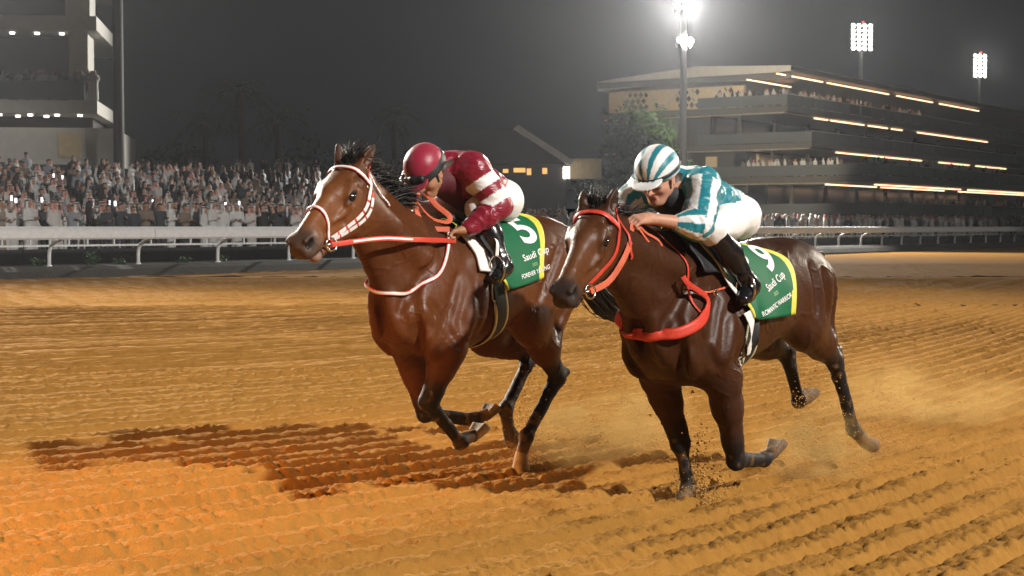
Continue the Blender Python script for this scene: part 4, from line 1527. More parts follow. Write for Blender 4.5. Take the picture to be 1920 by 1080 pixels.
HORSE2 = dict(
    O=(1.0320, 8.5482, 0), wx=.257, wz=1.435, res=.0075, mat=M['coat'],
    coat=(.050, .0165, .006), topline=(.018, .0075, .0045), face=(.115, .042, .014), points=(.012, .010, .010), muzzle=(.030, .023, .021), dust=.55,
    torso=[(-1.11, 1.16, 1.02, .10, .1), (-1.05, 1.29, .95, .18, .1), (-.93, 1.385, .93, .235, .12), (-.75, 1.44, .91, .262, .15), (-.52, 1.425, .85, .275, .15), (-.27, 1.395, .775, .285, .15), (-.02, 1.405, .72, .275, .2),
           (.14, 1.425, .685, .25, .3), (.257, 1.43, .67, .235, .38), (.38, 1.385, .69, .205, .35), (.48, 1.27, .75, .165, .2), (.55, 1.12, .86, .11, .1)],
    neck=dict(B=(.42, 0, 1.15), a=(.884, 0, .468), st=[(-.06, .30, -.30, .155), (.1, .275, -.255, .14), (.3, .245, -.205, .115), (.48, .205, -.17, .097), (.62, .155, -.14, .087), (.75, .10, -.10, .076)]),
    foreL=((.46, .125, .98), (.13, .185, .71), (-.10, .14, .255), (-.43, .125, .215), (-.63, .13, .275)),
    foreR=((.46, -.125, .98), (.22, -.15, .71), (.045, -.12, .335), (.0, -.10, .085), (.10, -.10, .0)),
    hindL=((-.86, .13, 1.16), (-.80, .185, .93), (-1.19, .18, .71), (-1.44, .18, .285), (-1.71, .18, .125)),
    hindR=((-.84, -.13, 1.14), (-.76, -.18, .87), (-1.17, -.13, .75), (-1.315, -.12, .445), (-1.52, -.12, .465)),
    soles=dict(foreL=(0, 0, 1), foreR=(-.6, 0, -.7), hindL=(-.5, 0, .85), hindR=(0, 0, 1)),
    haunch=V3(-.80, .125, 1.15), flank_z=.93, dock=((-1.02, 0, 1.32), (-1.20, 0, 1.30)),
    head=dict(poll=(1.03, 0, 1.583), axis=(.725, .12, -.672), scale=.93, open=.02,
              ears=dict(L=((1.010, .058, 1.572), (.971, .082, 1.69)), R=((1.055, -.058, 1.580), (1.020, -.082, 1.675)))))
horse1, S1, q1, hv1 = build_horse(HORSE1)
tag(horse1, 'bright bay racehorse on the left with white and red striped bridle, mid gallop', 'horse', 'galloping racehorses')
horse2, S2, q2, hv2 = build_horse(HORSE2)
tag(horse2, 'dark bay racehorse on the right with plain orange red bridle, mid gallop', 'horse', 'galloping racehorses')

# ================================================================ tack
def spline(pts, n=40):
    """Catmull-Rom through 3D points"""
    P = [np.asarray(p, float) for p in pts]
    P = [2 * P[0] - P[1]] + P + [2 * P[-1] - P[-2]]
    out = []
    m = len(P) - 3
    for t in np.linspace(0, m - 1e-6, n):
        i = int(t)
        f = t - i
        a, b, c, d = P[i:i + 4]
        out.append(.5 * (2 * b + (c - a) * f + (2 * a - 5 * b + 4 * c - d) * f * f + (3 * b - a - 3 * c + d) * f**3))
    return np.array(out)

def ribbon(name, P, N, width, thick, mt, parent, edge=None):
    """strap of rectangular section along P with face normals N"""
    P, N = np.asarray(P), np.asarray(N, float)
    T = np.gradient(P, axis=0)
    T /= np.linalg.norm(T, axis=1, keepdims=True) + 1e-9
    if N.ndim == 1:                                     # carry one normal along the line
        c, NN = N, []
        for t in T:
            c = c - t * (c @ t)
            c = c / (np.linalg.norm(c) + 1e-9)
            NN.append(c)
        N = np.array(NN)
    N = N - T * np.sum(N * T, 1, keepdims=True)
    N /= np.linalg.norm(N, axis=1, keepdims=True) + 1e-9
    B = np.cross(T, N)
    w = np.broadcast_to(np.asarray(width, float), (len(P),))[:, None]
    prof = [(-.5, -.3), (-.5, .35), (-.38, .5), (.38, .5), (.5, .35), (.5, -.3)]
    k = len(prof)
    vs = np.stack([P + B * w * a + N * thick * b for a, b in prof], 1).reshape(-1, 3)
    fs = []
    n = len(P)
    for i in range(n - 1):
        for j in range(k):
            fs.append((i * k + j, (i + 1) * k + j, (i + 1) * k + (j + 1) % k, i * k + (j + 1) % k))
    fs.append(tuple(range(k)))
    fs.append(tuple((n - 1) * k + j for j in range(k))[::-1])
    return smooth_angle(new_mesh(name, vs, fs, mt, parent, True), 50)

def taut(S, P, off, it):
    """pull a line tight over the body: it bridges hollows and never dips below the surface"""
    for _ in range(it):
        P[1:-1] = P[1:-1] * .5 + (P[:-2] + P[2:]) * .25
        d = S.eval(P)
        P = P + S.grad(P) * np.maximum(off - d, 0)[:, None]
    return P, S.grad(P)

def strap(name, S, pts, width, thick, mt, parent, n=40, off=.0075):
    P = spline(pts, n)
    P, N = S.snap(P, off)
    P, N = taut(S, P, off, 10)
    o = ribbon(name, P, N, width, thick, mt, parent)
    return o, P, N

def pads(P, N, segs, width, thick, mt, parent):
    """short sleeves lying on a strap"""
    n = len(P)
    for a, b in segs:
        i0, i1 = int(a * (n - 1)), int(b * (n - 1)) + 1
        if i1 - i0 >= 2:
            ribbon('white_sleeve', P[i0:i1 + 1] + N[i0:i1 + 1] * thick * .5, N[i0:i1 + 1], width, thick, mt, parent)

def torus(name, c, n, r, rr, mt, parent, seg=28, sec=8, arc=1.0):
    c, n = Vector(c), Vector(n).normalized()
    a = n.orthogonal().normalized()
    b = n.cross(a)
    pts = [c + (a * math.cos(t) + b * math.sin(t)) * r for t in np.linspace(0, 2 * math.pi * arc, seg)]
    return MB().tube(pts, rr, sec).build(name, mt, parent, True)

M['red_strap'] = mat('red_leather', (.62, .055, .032), .45, noise=.15, nscale=60)
M['red_rein'] = mat('orange_rein', (.60, .12, .055), .6, noise=.15, nscale=80, bump=.3, bscale=300)
M['white_strap'] = mat('white_leather', (.78, .76, .74), .45, noise=.08, nscale=60)
M['steel'] = mat('bit_steel', (.72, .70, .66), .22, metal=1.0)
M['green_cloth'] = mat('green_cloth', (.009, .115, .050), .62, noise=.14, nscale=25, bump=.25, bscale=220, bdist=.003, spec=.15)
M['yellow_trim'] = mat('yellow_trim', (.62, .58, .06), .6, noise=.1, nscale=40)
M['white_cloth'] = mat('white_cloth', (.78, .78, .75), .65, noise=.1, nscale=30, bump=.2, bscale=120)
M['print_white'] = mat('white_print', (.82, .82, .80), .6)
M['print_pale'] = mat('pale_green_print', (.30, .52, .20), .6)
M['black_pad'] = mat('black_pad', (.025, .026, .03), .5, noise=.25, nscale=40, bump=.3, bscale=120)
M['black_web'] = mat('black_webbing', (.012, .012, .014), .55, noise=.2, nscale=60)
M['cream_edge'] = mat('cream_edge', (.60, .56, .36), .6)

class Cloth:
    """sheet draped over the horse's back: (x, v) with v the way down from the spine"""
    def __init__(self, S, x0, x1, vmax, off, lift=0.0, wave=0.0, n=44, m=36):
        self.S = S
        xs = np.linspace(x0, x1, n)
        ang = np.linspace(0, R(128), 70)
        self.xs, self.vs = xs, np.linspace(0, vmax, m)
        G = np.zeros((n, m, 3))
        zc, K = 1.12, len(ang)
        XX, AA = np.meshgrid(xs, ang, indexing='ij')
        dy, dz = np.sin(AA).ravel(), np.cos(AA).ravel()
        r = np.full(XX.size, .70)
        for _ in range(60):
            r = r - np.clip(S.eval(np.stack([XX.ravel(), dy * r, zc + dz * r], 1)) - off, -.03, .03) * .8
        yy, zz = (dy * r).reshape(n, K), (zc + dz * r).reshape(n, K)
        for i, x in enumerate(xs):
            y, z = np.maximum.accumulate(yy[i]), zz[i]
            s = np.concatenate([[0], np.cumsum(np.hypot(np.diff(y), np.diff(z)))])
            G[i, :, 0] = x
            G[i, :, 1] = np.interp(self.vs, s, y)
            G[i, :, 2] = np.interp(self.vs, s, z)
        f = (self.vs / vmax)[None, :]
        X, Vv = np.meshgrid(xs, self.vs, indexing='ij')
        G[:, :, 1] += f**2 * (lift + wave * np.sin(X * 17 + Vv * 5)) + .004 * vnoise(X * 14, Vv * 14, 0, 3) * f
        G[:, :, 0] += wave * .3 * f**2 * np.sin(X * 11)
        for _ in range(2):
            G[1:-1, 1:-1] = G[1:-1, 1:-1] * .5 + (G[:-2, 1:-1] + G[2:, 1:-1] + G[1:-1, :-2] + G[1:-1, 2:]) * .125
        self.G = G
        self.N = np.cross(np.gradient(G, axis=0), np.gradient(G, axis=1))
        self.N /= np.linalg.norm(self.N, axis=2, keepdims=True) + 1e-9
        if self.N[n // 2, m // 2, 1] < 0:
            self.N = -self.N
    def at(self, x, v, out=0.0):
        x, v = np.atleast_1d(np.asarray(x, float)), np.atleast_1d(np.asarray(v, float))
        fi = np.clip((x - self.xs[0]) / (self.xs[1] - self.xs[0]), 0, len(self.xs) - 1.001)
        fj = np.clip(v / (self.vs[1] - self.vs[0]), 0, len(self.vs) - 1.001)
        i, j = fi.astype(int), fj.astype(int)
        a, b = (fi - i)[:, None], (fj - j)[:, None]
        def bl(A):
            return A[i, j] * (1 - a) * (1 - b) + A[i + 1, j] * a * (1 - b) + A[i, j + 1] * (1 - a) * b + A[i + 1, j + 1] * a * b
        return bl(self.G) + bl(self.N) * out
    def sheet(self, name, front, rear, vtop, vbot, mats, parent, border=0.0, thick=.004, side=1, n=40, m=40, out=0.0, bottom_border=False):
        """front(v), rear(v): x of the two edges; border strip along rear/front edge in material 1"""
        vs_, fs, mi = [], [], []
        for lay in (0, 1):
            for j in range(m + 1):
                fv = j / m
                v = vtop + (vbot - vtop) * fv
                xf, xr = front(v), rear(v)
                xx = np.linspace(xr, xf, n + 1)
                vv = np.full(n + 1, v)
                if callable(vbot):
                    pass
                P = self.at(xx, vv, out + (thick if lay == 0 else 0))
                P[:, 1] *= side
                vs_ += list(P)
        W = n + 1
        K = W * (m + 1)
        def isb(i, j):
            v = vtop + (vbot - vtop) * (j + .5) / m
            xf, xr = front(v), rear(v)
            x = xr + (xf - xr) * (i + .5) / n
            return border > 0 and ((x - xr) < border or (xf - x) < border * .45)
        for j in range(m):
            for i in range(n):
                q = (j * W + i, j * W + i + 1, (j + 1) * W + i + 1, (j + 1) * W + i)
                fs.append(q)
                mi.append(1 if isb(i, j) else 0)
                fs.append(tuple(K + t for t in q[::-1]))
                mi.append(2 if len(mats) > 2 else 0)
        ring = [i for i in range(W)] + [j * W + n for j in range(1, m + 1)] + [m * W + i for i in range(n - 1, -1, -1)] + [j * W for j in range(m - 1, 0, -1)]
        for a, b in zip(ring, ring[1:] + ring[:1]):
            fs.append((b, a, a + K, b + K))
            mi.append(1 if border > 0 else 0)
        return new_mesh(name, vs_, fs, mats, parent, True, midx=mi)
    def text(self, name, body, x, v, size, mt, parent, side=1, shear=0.0, rot=0.0, stretch=1.0, out=.0065, bold=0.0, depth=.0015):
        """lettering laid onto the sheet; x runs tailwards on the left side"""
        cu = bpy.data.curves.new('lettering', 'FONT')
        cu.body = body
        cu.size = 1.0
        cu.align_x, cu.align_y = 'CENTER', 'CENTER'
        cu.shear = shear
        cu.offset = bold
        ob = bpy.data.objects.new('lettering', cu)
        COL.objects.link(ob)
        me = bpy.data.meshes.new_from_object(ob.evaluated_get(bpy.context.evaluated_depsgraph_get()))
        bpy.data.objects.remove(ob)
        bm = bmesh.new()
        bm.from_mesh(me)
        bmesh.ops.remove_doubles(bm, verts=bm.verts, dist=1e-5)
        bmesh.ops.triangulate(bm, faces=bm.faces)
        cut = max(.012 / size, .03)
        for _ in range(3):
            le = [e for e in bm.edges if e.calc_length() > cut * 2.2]
            if not le:
                break
            bmesh.ops.subdivide_edges(bm, edges=le, cuts=1)
            bmesh.ops.triangulate(bm, faces=bm.faces)
        bm.verts.ensure_lookup_table()
        co = np.array([v_.co[:2] for v_ in bm.verts]) * size
        co[:, 0] *= stretch
        c, s_ = math.cos(rot), math.sin(rot)
        px, py = co[:, 0] * c - co[:, 1] * s_, co[:, 0] * s_ + co[:, 1] * c
        P = self.at(x - px * side, v - py, out)
        P[:, 1] *= side
        fs = [tuple(q.index for q in f.verts) for f in bm.faces]
        bm.free()
        bpy.data.meshes.remove(me)
        return new_mesh(name, [tuple(p) for p in P], fs, mt, parent, False)

def side_cloth(root, C, front, rear, vt, vb, mats, **kw):
    o = C.sheet('cloth_panel', front, rear, vt, vb, mats, root, side=1, **kw)
    o2 = C.sheet('cloth_panel', front, rear, vt, vb, mats, root, side=-1, **kw)
    return o, o2

def bridle(h, S, q, root, white):
    red, wt = M['red_strap'], M['white_strap']
    def hp(pts):
        return [q(*p) for p in pts]
    for g in (1, -1):
        o, P, N = strap('cheek_strap', S, hp([(-.01, g * .088, -.055), (.05, g * .10, -.105), (.14, g * .105, -.155), (.24, g * .098, -.165), (.34, g * .078, -.155), (.43, g * .064, -.135)]), .020, .006, red, root)
        if white:
            pads(P, N, [(a, a + .085) for a in np.arange(.1, .95, .13)], .021, .005, wt, o)
            o2, P2, N2 = strap('cheek_strap', S, hp([(.05, g * .10, -.135), (.14, g * .105, -.19), (.24, g * .098, -.195), (.34, g * .078, -.178), (.43, g * .064, -.148)]), .018, .006, red, root)
            pads(P2, N2, [(a, a + .09) for a in np.arange(.08, .95, .15)], .019, .005, wt, o2)
        o, P, N = strap('throat_lash', S, hp([(-.02, g * .088, -.05), (.0, g * .095, -.14), (.005, g * .09, -.235), (.03, g * .055, -.285)]), .013, .005, red, root)
        if white:
            pads(P, N, [(a, a + .11) for a in np.arange(.04, .85, .16)], .014, .005, wt, o)
        torus('bit_ring', q(.455, g * .080, -.148), np.array([.15, 1.0 * g, .1]), .033, .0055, M['steel'], root)
        b = MB().tube([q(.455, g * .078, -.145), q(.47, g * .05, -.142), q(.47, g * .02, -.140)], .008, 8).build('bit_bar', M['steel'], root, True)
        torus('brow_stud', q(.055, g * .106, -.095), np.array([.1, g, .2]), .007, .006, M['steel'], root, 14, 6)
    strap('head_piece', S, hp([(-.02, .088, -.05), (-.045, .05, -.005), (-.05, 0, .01), (-.045, -.05, -.005), (-.02, -.088, -.05)]), .022, .006, red, root)
    o, P, N = strap('browband', S, hp([(.045, .10, -.09), (.05, .085, -.03), (.06, .045, .015), (.065, 0, .03), (.06, -.045, .015), (.05, -.085, -.03), (.045, -.10, -.09)]), .023, .007, red, root)
    if white:
        pads(P, N, [(.02, .98)], .017, .006, wt, o)
        o, P, N = strap('noseband', S, hp([(.445, .062, -.135), (.41, .066, -.09), (.375, .055, -.03), (.365, 0, .012), (.375, -.055, -.03), (.41, -.066, -.09), (.445, -.062, -.135)]), .020, .006, red, root)
        pads(P, N, [(.04, .96)], .013, .005, wt, o)

bridle1 = tag(empty('bridle', HORSE1['O'], HROT), 'red bridle with white sleeves, noseband and steel bit on the left horse', 'bridle', 'racing bridles')
bridle(HORSE1, S1, q1, bridle1, True)
bridle2 = tag(empty('bridle', HORSE2['O'], HROT), 'plain orange red bridle with steel bit rings on the right horse', 'bridle', 'racing bridles')
bridle(HORSE2, S2, q2, bridle2, False)

# ---- reins
def rein(name, pts, width, mt, parent, up=(0, 1, 0.3), n=40, white=None):
    P = spline(pts, n)
    o = ribbon(name, P, np.asarray(up, float), width, .006, mt, parent)
    N = np.tile(np.asarray(up, float), (n, 1))
    if white:
        i0, i1 = int(white[0] * n), int(white[1] * n)
        ribbon('white_sleeve', P[i0:i1] + N[i0:i1] * .004, N[i0:i1], width * .45, .005, M['white_strap'], o)
    return o
J1_HL, J1_HR = V3(.69, .13, 1.465), V3(.80, -.08, 1.66)
J2_HL, J2_HR = V3(.80, .07, 1.525), V3(.72, -.07, 1.545)
rb = q1(.455, .082, -.148)
rein('rein', [rb, (1.34, .19, 1.437), (1.10, .215, 1.430), (.86, .20, 1.425), (.665, .15, 1.418)], .026, M['red_strap'], bridle1, (0, 1, .15), white=(.12, .52))
rb = q1(.455, -.082, -.148)
rein('rein', [rb, (1.30, -.13, 1.52), (1.0, -.13, 1.60), tuple(J1_HR)], .024, M['red_strap'], bridle1, (0, -1, .2))
# slack of the rein looping between the hands
rein('rein_loop', [tuple(J1_HR + V3(.02, .02, .02)), (.775, .0, 1.70), (.70, .04, 1.62), (.625, .07, 1.56), (.66, .08, 1.525), (.76, .05, 1.55), (.845, .02, 1.64), (.83, .0, 1.69)], .030, M['red_rein'], bridle1, (.35, .9, .2), n=60)
rein('rein_loop', [(.81, .0, 1.70), (.865, .03, 1.61), (.855, .06, 1.53), (.79, .09, 1.49), tuple(J1_HL + V3(.03, .02, .02))], .030, M['red_rein'], bridle1, (.3, .9, .3), n=40)
rb = q2(.455, .082, -.148)
rein('rein', [rb, (1.065, .10, 1.24), (.985, .125, 1.335), (.90, .11, 1.42), tuple(J2_HL + V3(.03, .01, -.01))], .030, M['red_rein'], bridle2, (.3, .9, .2), n=50)
rb = q2(.455, -.082, -.148)
rein('rein', [rb, (1.05, -.11, 1.27), (.95, -.12, 1.40), tuple(J2_HR + V3(.03, 0, -.01))], .028, M['red_rein'], bridle2, (.3, -.9, .2), n=40)
rein('rein_loop', [tuple(J2_HL + V3(.0, .03, -.02)), (.74, .10, 1.47), (.665, .12, 1.435), (.64, .13, 1.40), (.68, .13, 1.385), (.74, .12, 1.42), tuple(J2_HL + V3(.01, .03, -.03))], .013, M['red_rein'], bridle2, (.3, .9, .3), n=50)

# ---- neck strap of the left horse, breast collar of the right one
ns = tag(empty('neck_strap', HORSE1['O'], HROT), 'thin white and red strap looped round the neck of the left horse', 'strap')
o, P, N = strap('strap', S1, [(.70, .10, 1.45), (.76, .155, 1.36), (.84, .17, 1.25), (.92, .155, 1.18), (1.04, .10, 1.135), (1.13, .03, 1.15), (1.165, -.03, 1.18), (1.10, -.11, 1.20), (.95, -.15, 1.26), (.80, -.16, 1.38), (.72, -.10, 1.45)], .022, .007, M['red_strap'], ns, n=70, off=.013)
pads(P, N, [(.0, .99)], .014, .005, M['white_strap'], o)

bc = tag(empty('breast_collar', HORSE2['O'], HROT), 'wide orange red breast collar across the chest of the right horse', 'breast collar')
bpts = [(.315, .26, 1.27), (.345, .26, 1.18), (.365, .255, 1.09), (.43, .235, 1.03), (.50, .19, .985), (.565, .12, .955), (.60, .04, .955), (.60, -.06, .975), (.565, -.14, 1.01), (.47, -.22, 1.05), (.37, -.255, 1.10), (.32, -.26, 1.25)]
P_ = spline(bpts, 80)
P_, N_ = S2.snap(P_, .022)
P_, N_ = taut(S2, P_, .022, 20)
# the band is stretched: seen from above it runs straight between the chest's high points
o_ = np.argsort(P_[:, 1])
hull = []
for i_ in o_:
    while len(hull) > 1:
        a_, b_, c_ = P_[hull[-2]], P_[hull[-1]], P_[i_]
        if (b_[1] - a_[1]) * (c_[0] - a_[0]) - (b_[0] - a_[0]) * (c_[1] - a_[1]) >= 0:
            hull.pop()
        else:
            break
    hull.append(i_)
env = np.interp(P_[:, 1], P_[hull, 1], P_[hull, 0])
P_[:, 0] = np.where(np.abs(P_[:, 1]) < .22, np.maximum(P_[:, 0], env + .012), P_[:, 0])
for _ in range(14):
    P_[1:-1] = P_[1:-1] * .5 + (P_[:-2] + P_[2:]) * .25
N_ = S2.grad(P_)
N_[np.abs(P_[:, 1]) < .14] = V3(1, 0, .1)
for _ in range(30):
    N_[1:-1] = N_[1:-1] * .5 + (N_[:-2] + N_[2:]) * .25
wd = np.interp(np.linspace(0, 1, 80), [0, .16, .24, .76, .84, 1], [.026, .026, .058, .058, .026, .026])
def wrap_band(name, S, P, N, wd, thick, off, mt, parent, k=7):
    """broad band whose whole width lies on the body"""
    T = np.gradient(P, axis=0)
    T /= np.linalg.norm(T, axis=1, keepdims=True)
    B = np.cross(T, N)
    B /= np.linalg.norm(B, axis=1, keepdims=True)
    rows = []
    for lay in (0, 1):
        for a in np.linspace(-.5, .5, k):
            Q = P + B * (wd * a)[:, None]
            for _ in range(4):
                Q = Q + S.grad(Q) * np.maximum(off - S.eval(Q), 0)[:, None]
            rows.append(Q + N * thick * lay * (1 - .5 * (abs(a) > .45)))
    V = np.array(rows)
    n = len(P)
    vs = V.reshape(-1, 3)
    fs = []
    for i in range(n - 1):
        for j in range(k - 1):
            a = k * n + j * n + i
            fs.append((a, a + 1, a + n + 1, a + n))
        for j in (0, k - 1):
            fs.append((j * n + i, j * n + i + 1, (k + j) * n + i + 1, (k + j) * n + i))
    return new_mesh(name, vs, fs, mt, parent, True)
wrap_band('collar_band', S2, P_, N_, wd, .010, .012, M['red_strap'], bc)
ribbon('size_label', P_[21:24] + N_[21:24] * .007, N_[21:24], .03, .002, M['white_strap'], bc)
strap('martingale_strap', S2, [(.40, .235, 1.05), (.46, .215, 1.12), (.49, .19, 1.21), (.50, .175, 1.30), (.52, .16, 1.34)], .012, .005, M['red_strap'], bc, off=.010)
strap('martingale_strap', S2, [(.49, .19, 1.21), (.43, .225, 1.185), (.36, .25, 1.17), (.24, .275, 1.19), (.15, .285, 1.22)], .010, .005, M['red_rein'], bc, off=.012)
strap('martingale_strap', S2, [(.52, .16, 1.34), (.55, .11, 1.42), (.60, .06, 1.455)], .007, .004, M['red_strap'], bc, off=.010)
torus('brass_ring', (.345, .268, 1.165), (.1, 1, 0), .015, .004, M['steel'], bc, 18, 6)

# ---- number cloths
C1 = Cloth(S1, -.20, .80, .66, .017, .02, .006)
sc1 = tag(empty('saddle_cloth', HORSE1['O'], HROT), 'green number cloth with white 5 and yellow border under the left saddle', 'saddle cloth', 'number cloths')
fr1 = lambda v: .60 - .10 * v / .5 - .10 * sstep(.25, .5, v)
re1 = lambda v: -.085 + .10 * sstep(.05, .5, v) - .03 * math.sin(v * 9)
pl, pr = side_cloth(sc1, C1, fr1, re1, 0.0, .515, [M['green_cloth'], M['yellow_trim'], M['white_cloth']], border=.045)
C1.text('number', '5', .055, .20, .30, M['print_white'], pl, shear=-.18, rot=R(-8), stretch=1.05, bold=.022)
C1.text('script_lettering', 'Saudi Cup', .085, .365, .056, M['print_white'], pl, stretch=1.05, bold=.008)
C1.text('year_lettering', '2025', .115, .42, .026, M['print_pale'], pl)
C1.text('name_lettering', 'FOREVER YOUNG', .125, .465, .036, M['print_white'], pl, bold=.012, stretch=.95)
C2 = Cloth(S2, -.62, .52, .66, .017, .045, .012)
sc2 = tag(empty('saddle_cloth', HORSE2['O'], HROT), 'green number cloth with white 9 and yellow border blowing up on the right horse', 'saddle cloth', 'number cloths')
fr2 = lambda v: .36 - .26 * v / .5
re2 = lambda v: -.20 - .30 * sstep(.0, .28, v) + .12 * sstep(.30, .56, v)
pl, pr = side_cloth(sc2, C2, fr2, re2, 0.0, .555, [M['green_cloth'], M['yellow_trim'], M['white_cloth']], border=.05)
C2.text('number', '9', -.30, .225, .27, M['print_white'], pl, shear=-.12, rot=R(-14), stretch=1.1, bold=.02)
C2.text('script_lettering', 'Saudi Cup', -.25, .365, .058, M['print_white'], pl, stretch=1.0, bold=.008, rot=R(18))
C2.text('year_lettering', '2025', -.22, .43, .028, M['print_pale'], pl, rot=R(14))
C2.text('name_lettering', 'ROMANTIC WARRIOR', -.195, .49, .036, M['print_white'], pl, bold=.012, stretch=.95, rot=R(14))

def girth(O, S, pts, label):
    g = tag(empty('girth', O, HROT), label, 'girth')
    P = spline(pts, 50)
    P, N = S.snap(P, .013)
    ribbon('webbing', P, N, .085, .008, M['black_web'], g)
    T = np.gradient(P, axis=0)
    T /= np.linalg.norm(T, axis=1, keepdims=True)
    B = np.cross(T, N)
    for sg in (-1, 1):
        Q, NN = S.snap(P + B * sg * .05, .014, 3)
        ribbon('cream_binding', Q, NN, .018, .008, M['cream_edge'], g)
girth(HORSE1['O'], S1, [(.44, .27, 1.25), (.44, .275, 1.10), (.41, .24, .95), (.385, .16, .84), (.375, 0, .79), (.385, -.16, .84), (.41, -.24, .95), (.44, -.275, 1.2)], 'black girth with cream edges round the belly of the left horse')
girth(HORSE2['O'], S2, [(.0, .28, 1.20), (-.0, .285, 1.05), (-.02, .25, .88), (-.03, .16, .77), (-.03, 0, .72), (-.03, -.16, .77), (-.02, -.25, .88), (.0, -.28, 1.2)], 'dark girth round the belly of the right horse')

def saddle(O, S, x0, z0, label, C):
    r = tag(empty('race_saddle', O, HROT), label, 'saddle', 'racing saddles')
    D_ = SDF()
    D_.rc((x0 - .17, 0, z0 + .02), .035, (x0 + .10, 0, z0 + .008), .03, k=.03, sq=((0, 1, 0), 2.0))
    D_.rc((x0 + .10, 0, z0 + .012), .03, (x0 + .19, 0, z0 + .05), .03, k=.03, sq=((0, 1, 0), 1.6))
    D_.rc((x0 - .17, 0, z0 + .03), .035, (x0 - .21, 0, z0 + .045), .022, k=.03, sq=((0, 1, 0), 2.6))
    v, f = D_.mesh(.009)
    new_mesh('seat', v, f, M['black_pad'], r)
    C.sheet('saddle_flap', lambda v: x0 + .15 - .10 * sstep(.1, .36, v), lambda v: x0 - .04 + .02 * v, .06, .27, [M['black_pad']], r, thick=.008, side=1, out=.008, n=16, m=16)
    C.sheet('saddle_flap', lambda v: x0 + .15 - .10 * sstep(.1, .36, v), lambda v: x0 - .04 + .02 * v, .06, .27, [M['black_pad']], r, thick=.008, side=-1, out=.008, n=16, m=16)
    return r
sad1 = saddle(HORSE1['O'], S1, .36, 1.50, 'small black racing saddle under the jockey in maroon', C1)
sad2 = saddle(HORSE2['O'], S2, .08, 1.43, 'small black racing saddle under the jockey in teal', C2)
# pads that show in front of the cloths
pd = tag(empty('saddle_pad', HORSE2['O'], HROT), 'black rubber pad with white edge in front of the number 9 cloth', 'saddle pad')
C2.sheet('pad', lambda v: .50 - .20 * v / .5 - .03 * math.sin(v * 14), lambda v: .30 - .22 * v / .5, 0, .34, [M['black_pad']], pd, thick=.010, out=.001, n=14, m=24)
C2.sheet('white_edge', lambda v: .385 - .26 * v / .5, lambda v: .35 - .26 * v / .5, 0, .46, [M['white_cloth']], pd, thick=.006, out=.009, n=4, m=24)
pd = tag(empty('saddle_pad', HORSE1['O'], HROT), 'white saddle pad showing in front of the number 5 cloth', 'saddle pad')
C1.sheet('pad', lambda v: .69 - .14 * v / .5 - .05 * math.sin(v * 8), lambda v: .44 - .02 * v, .12, .40, [M['white_cloth']], pd, thick=.014, out=-.004, n=14, m=24)

# ---- manes and tails
def mane(h, S, parent, n, seed, lift, ln, fl=0):
    r = np.random.default_rng(seed)
    nk = h['neck']
    a = np.asarray(nk['a'], float)
    a /= np.linalg.norm(a)
    u = np.cross(a, V3(0, 1, 0))
    st = np.array(nk['st'])
    t = .30 + .52 * r.uniform(0, 1, n)**.8
    top = np.interp(t, st[:, 0], st[:, 1])
    P = np.asarray(nk['B'])[None] + a * t[:, None] + u * (top - .012)[:, None]
    P[:, 1] += r.normal(0, .012, n)
    P, N = S.snap(P, -.006, 3)
    side = np.where(r.uniform(0, 1, n) < .35, 1, -1)
    d = N * lift + np.stack([-r.uniform(.7, 1.3, n), side * r.uniform(.05, .5, n), r.normal(0, .25, n)], 1)
    L = ln * r.uniform(.55, 1.15, n)
    strands('mane', P, d, L, M['hair'], parent, droop=.8, rad=.0058, wav=.05, seg=6, seed=seed)
    # forelock
    q = q1 if h is HORSE1 else q2
    m = 110
    P = np.array([q(r.uniform(-.02, .05), r.normal(0, .022), -.01) for _ in range(m)])
    hp, ha, hs, hu = head_frame(h['head'])
    d = np.array([-ha * r.uniform(.4, 1.1) + hu * r.uniform(.35, .9) + hs * r.normal(0, .25) for _ in range(m)])
    strands('forelock', P, d, r.uniform(.07, .15, m), M['hair'], parent, droop=.6, rad=.0055, wav=.08, seed=seed + 5)
mane(HORSE1, S1, horse1, 800, 11, .8, .20)
mane(HORSE2, S2, horse2, 600, 12, .35, .15)
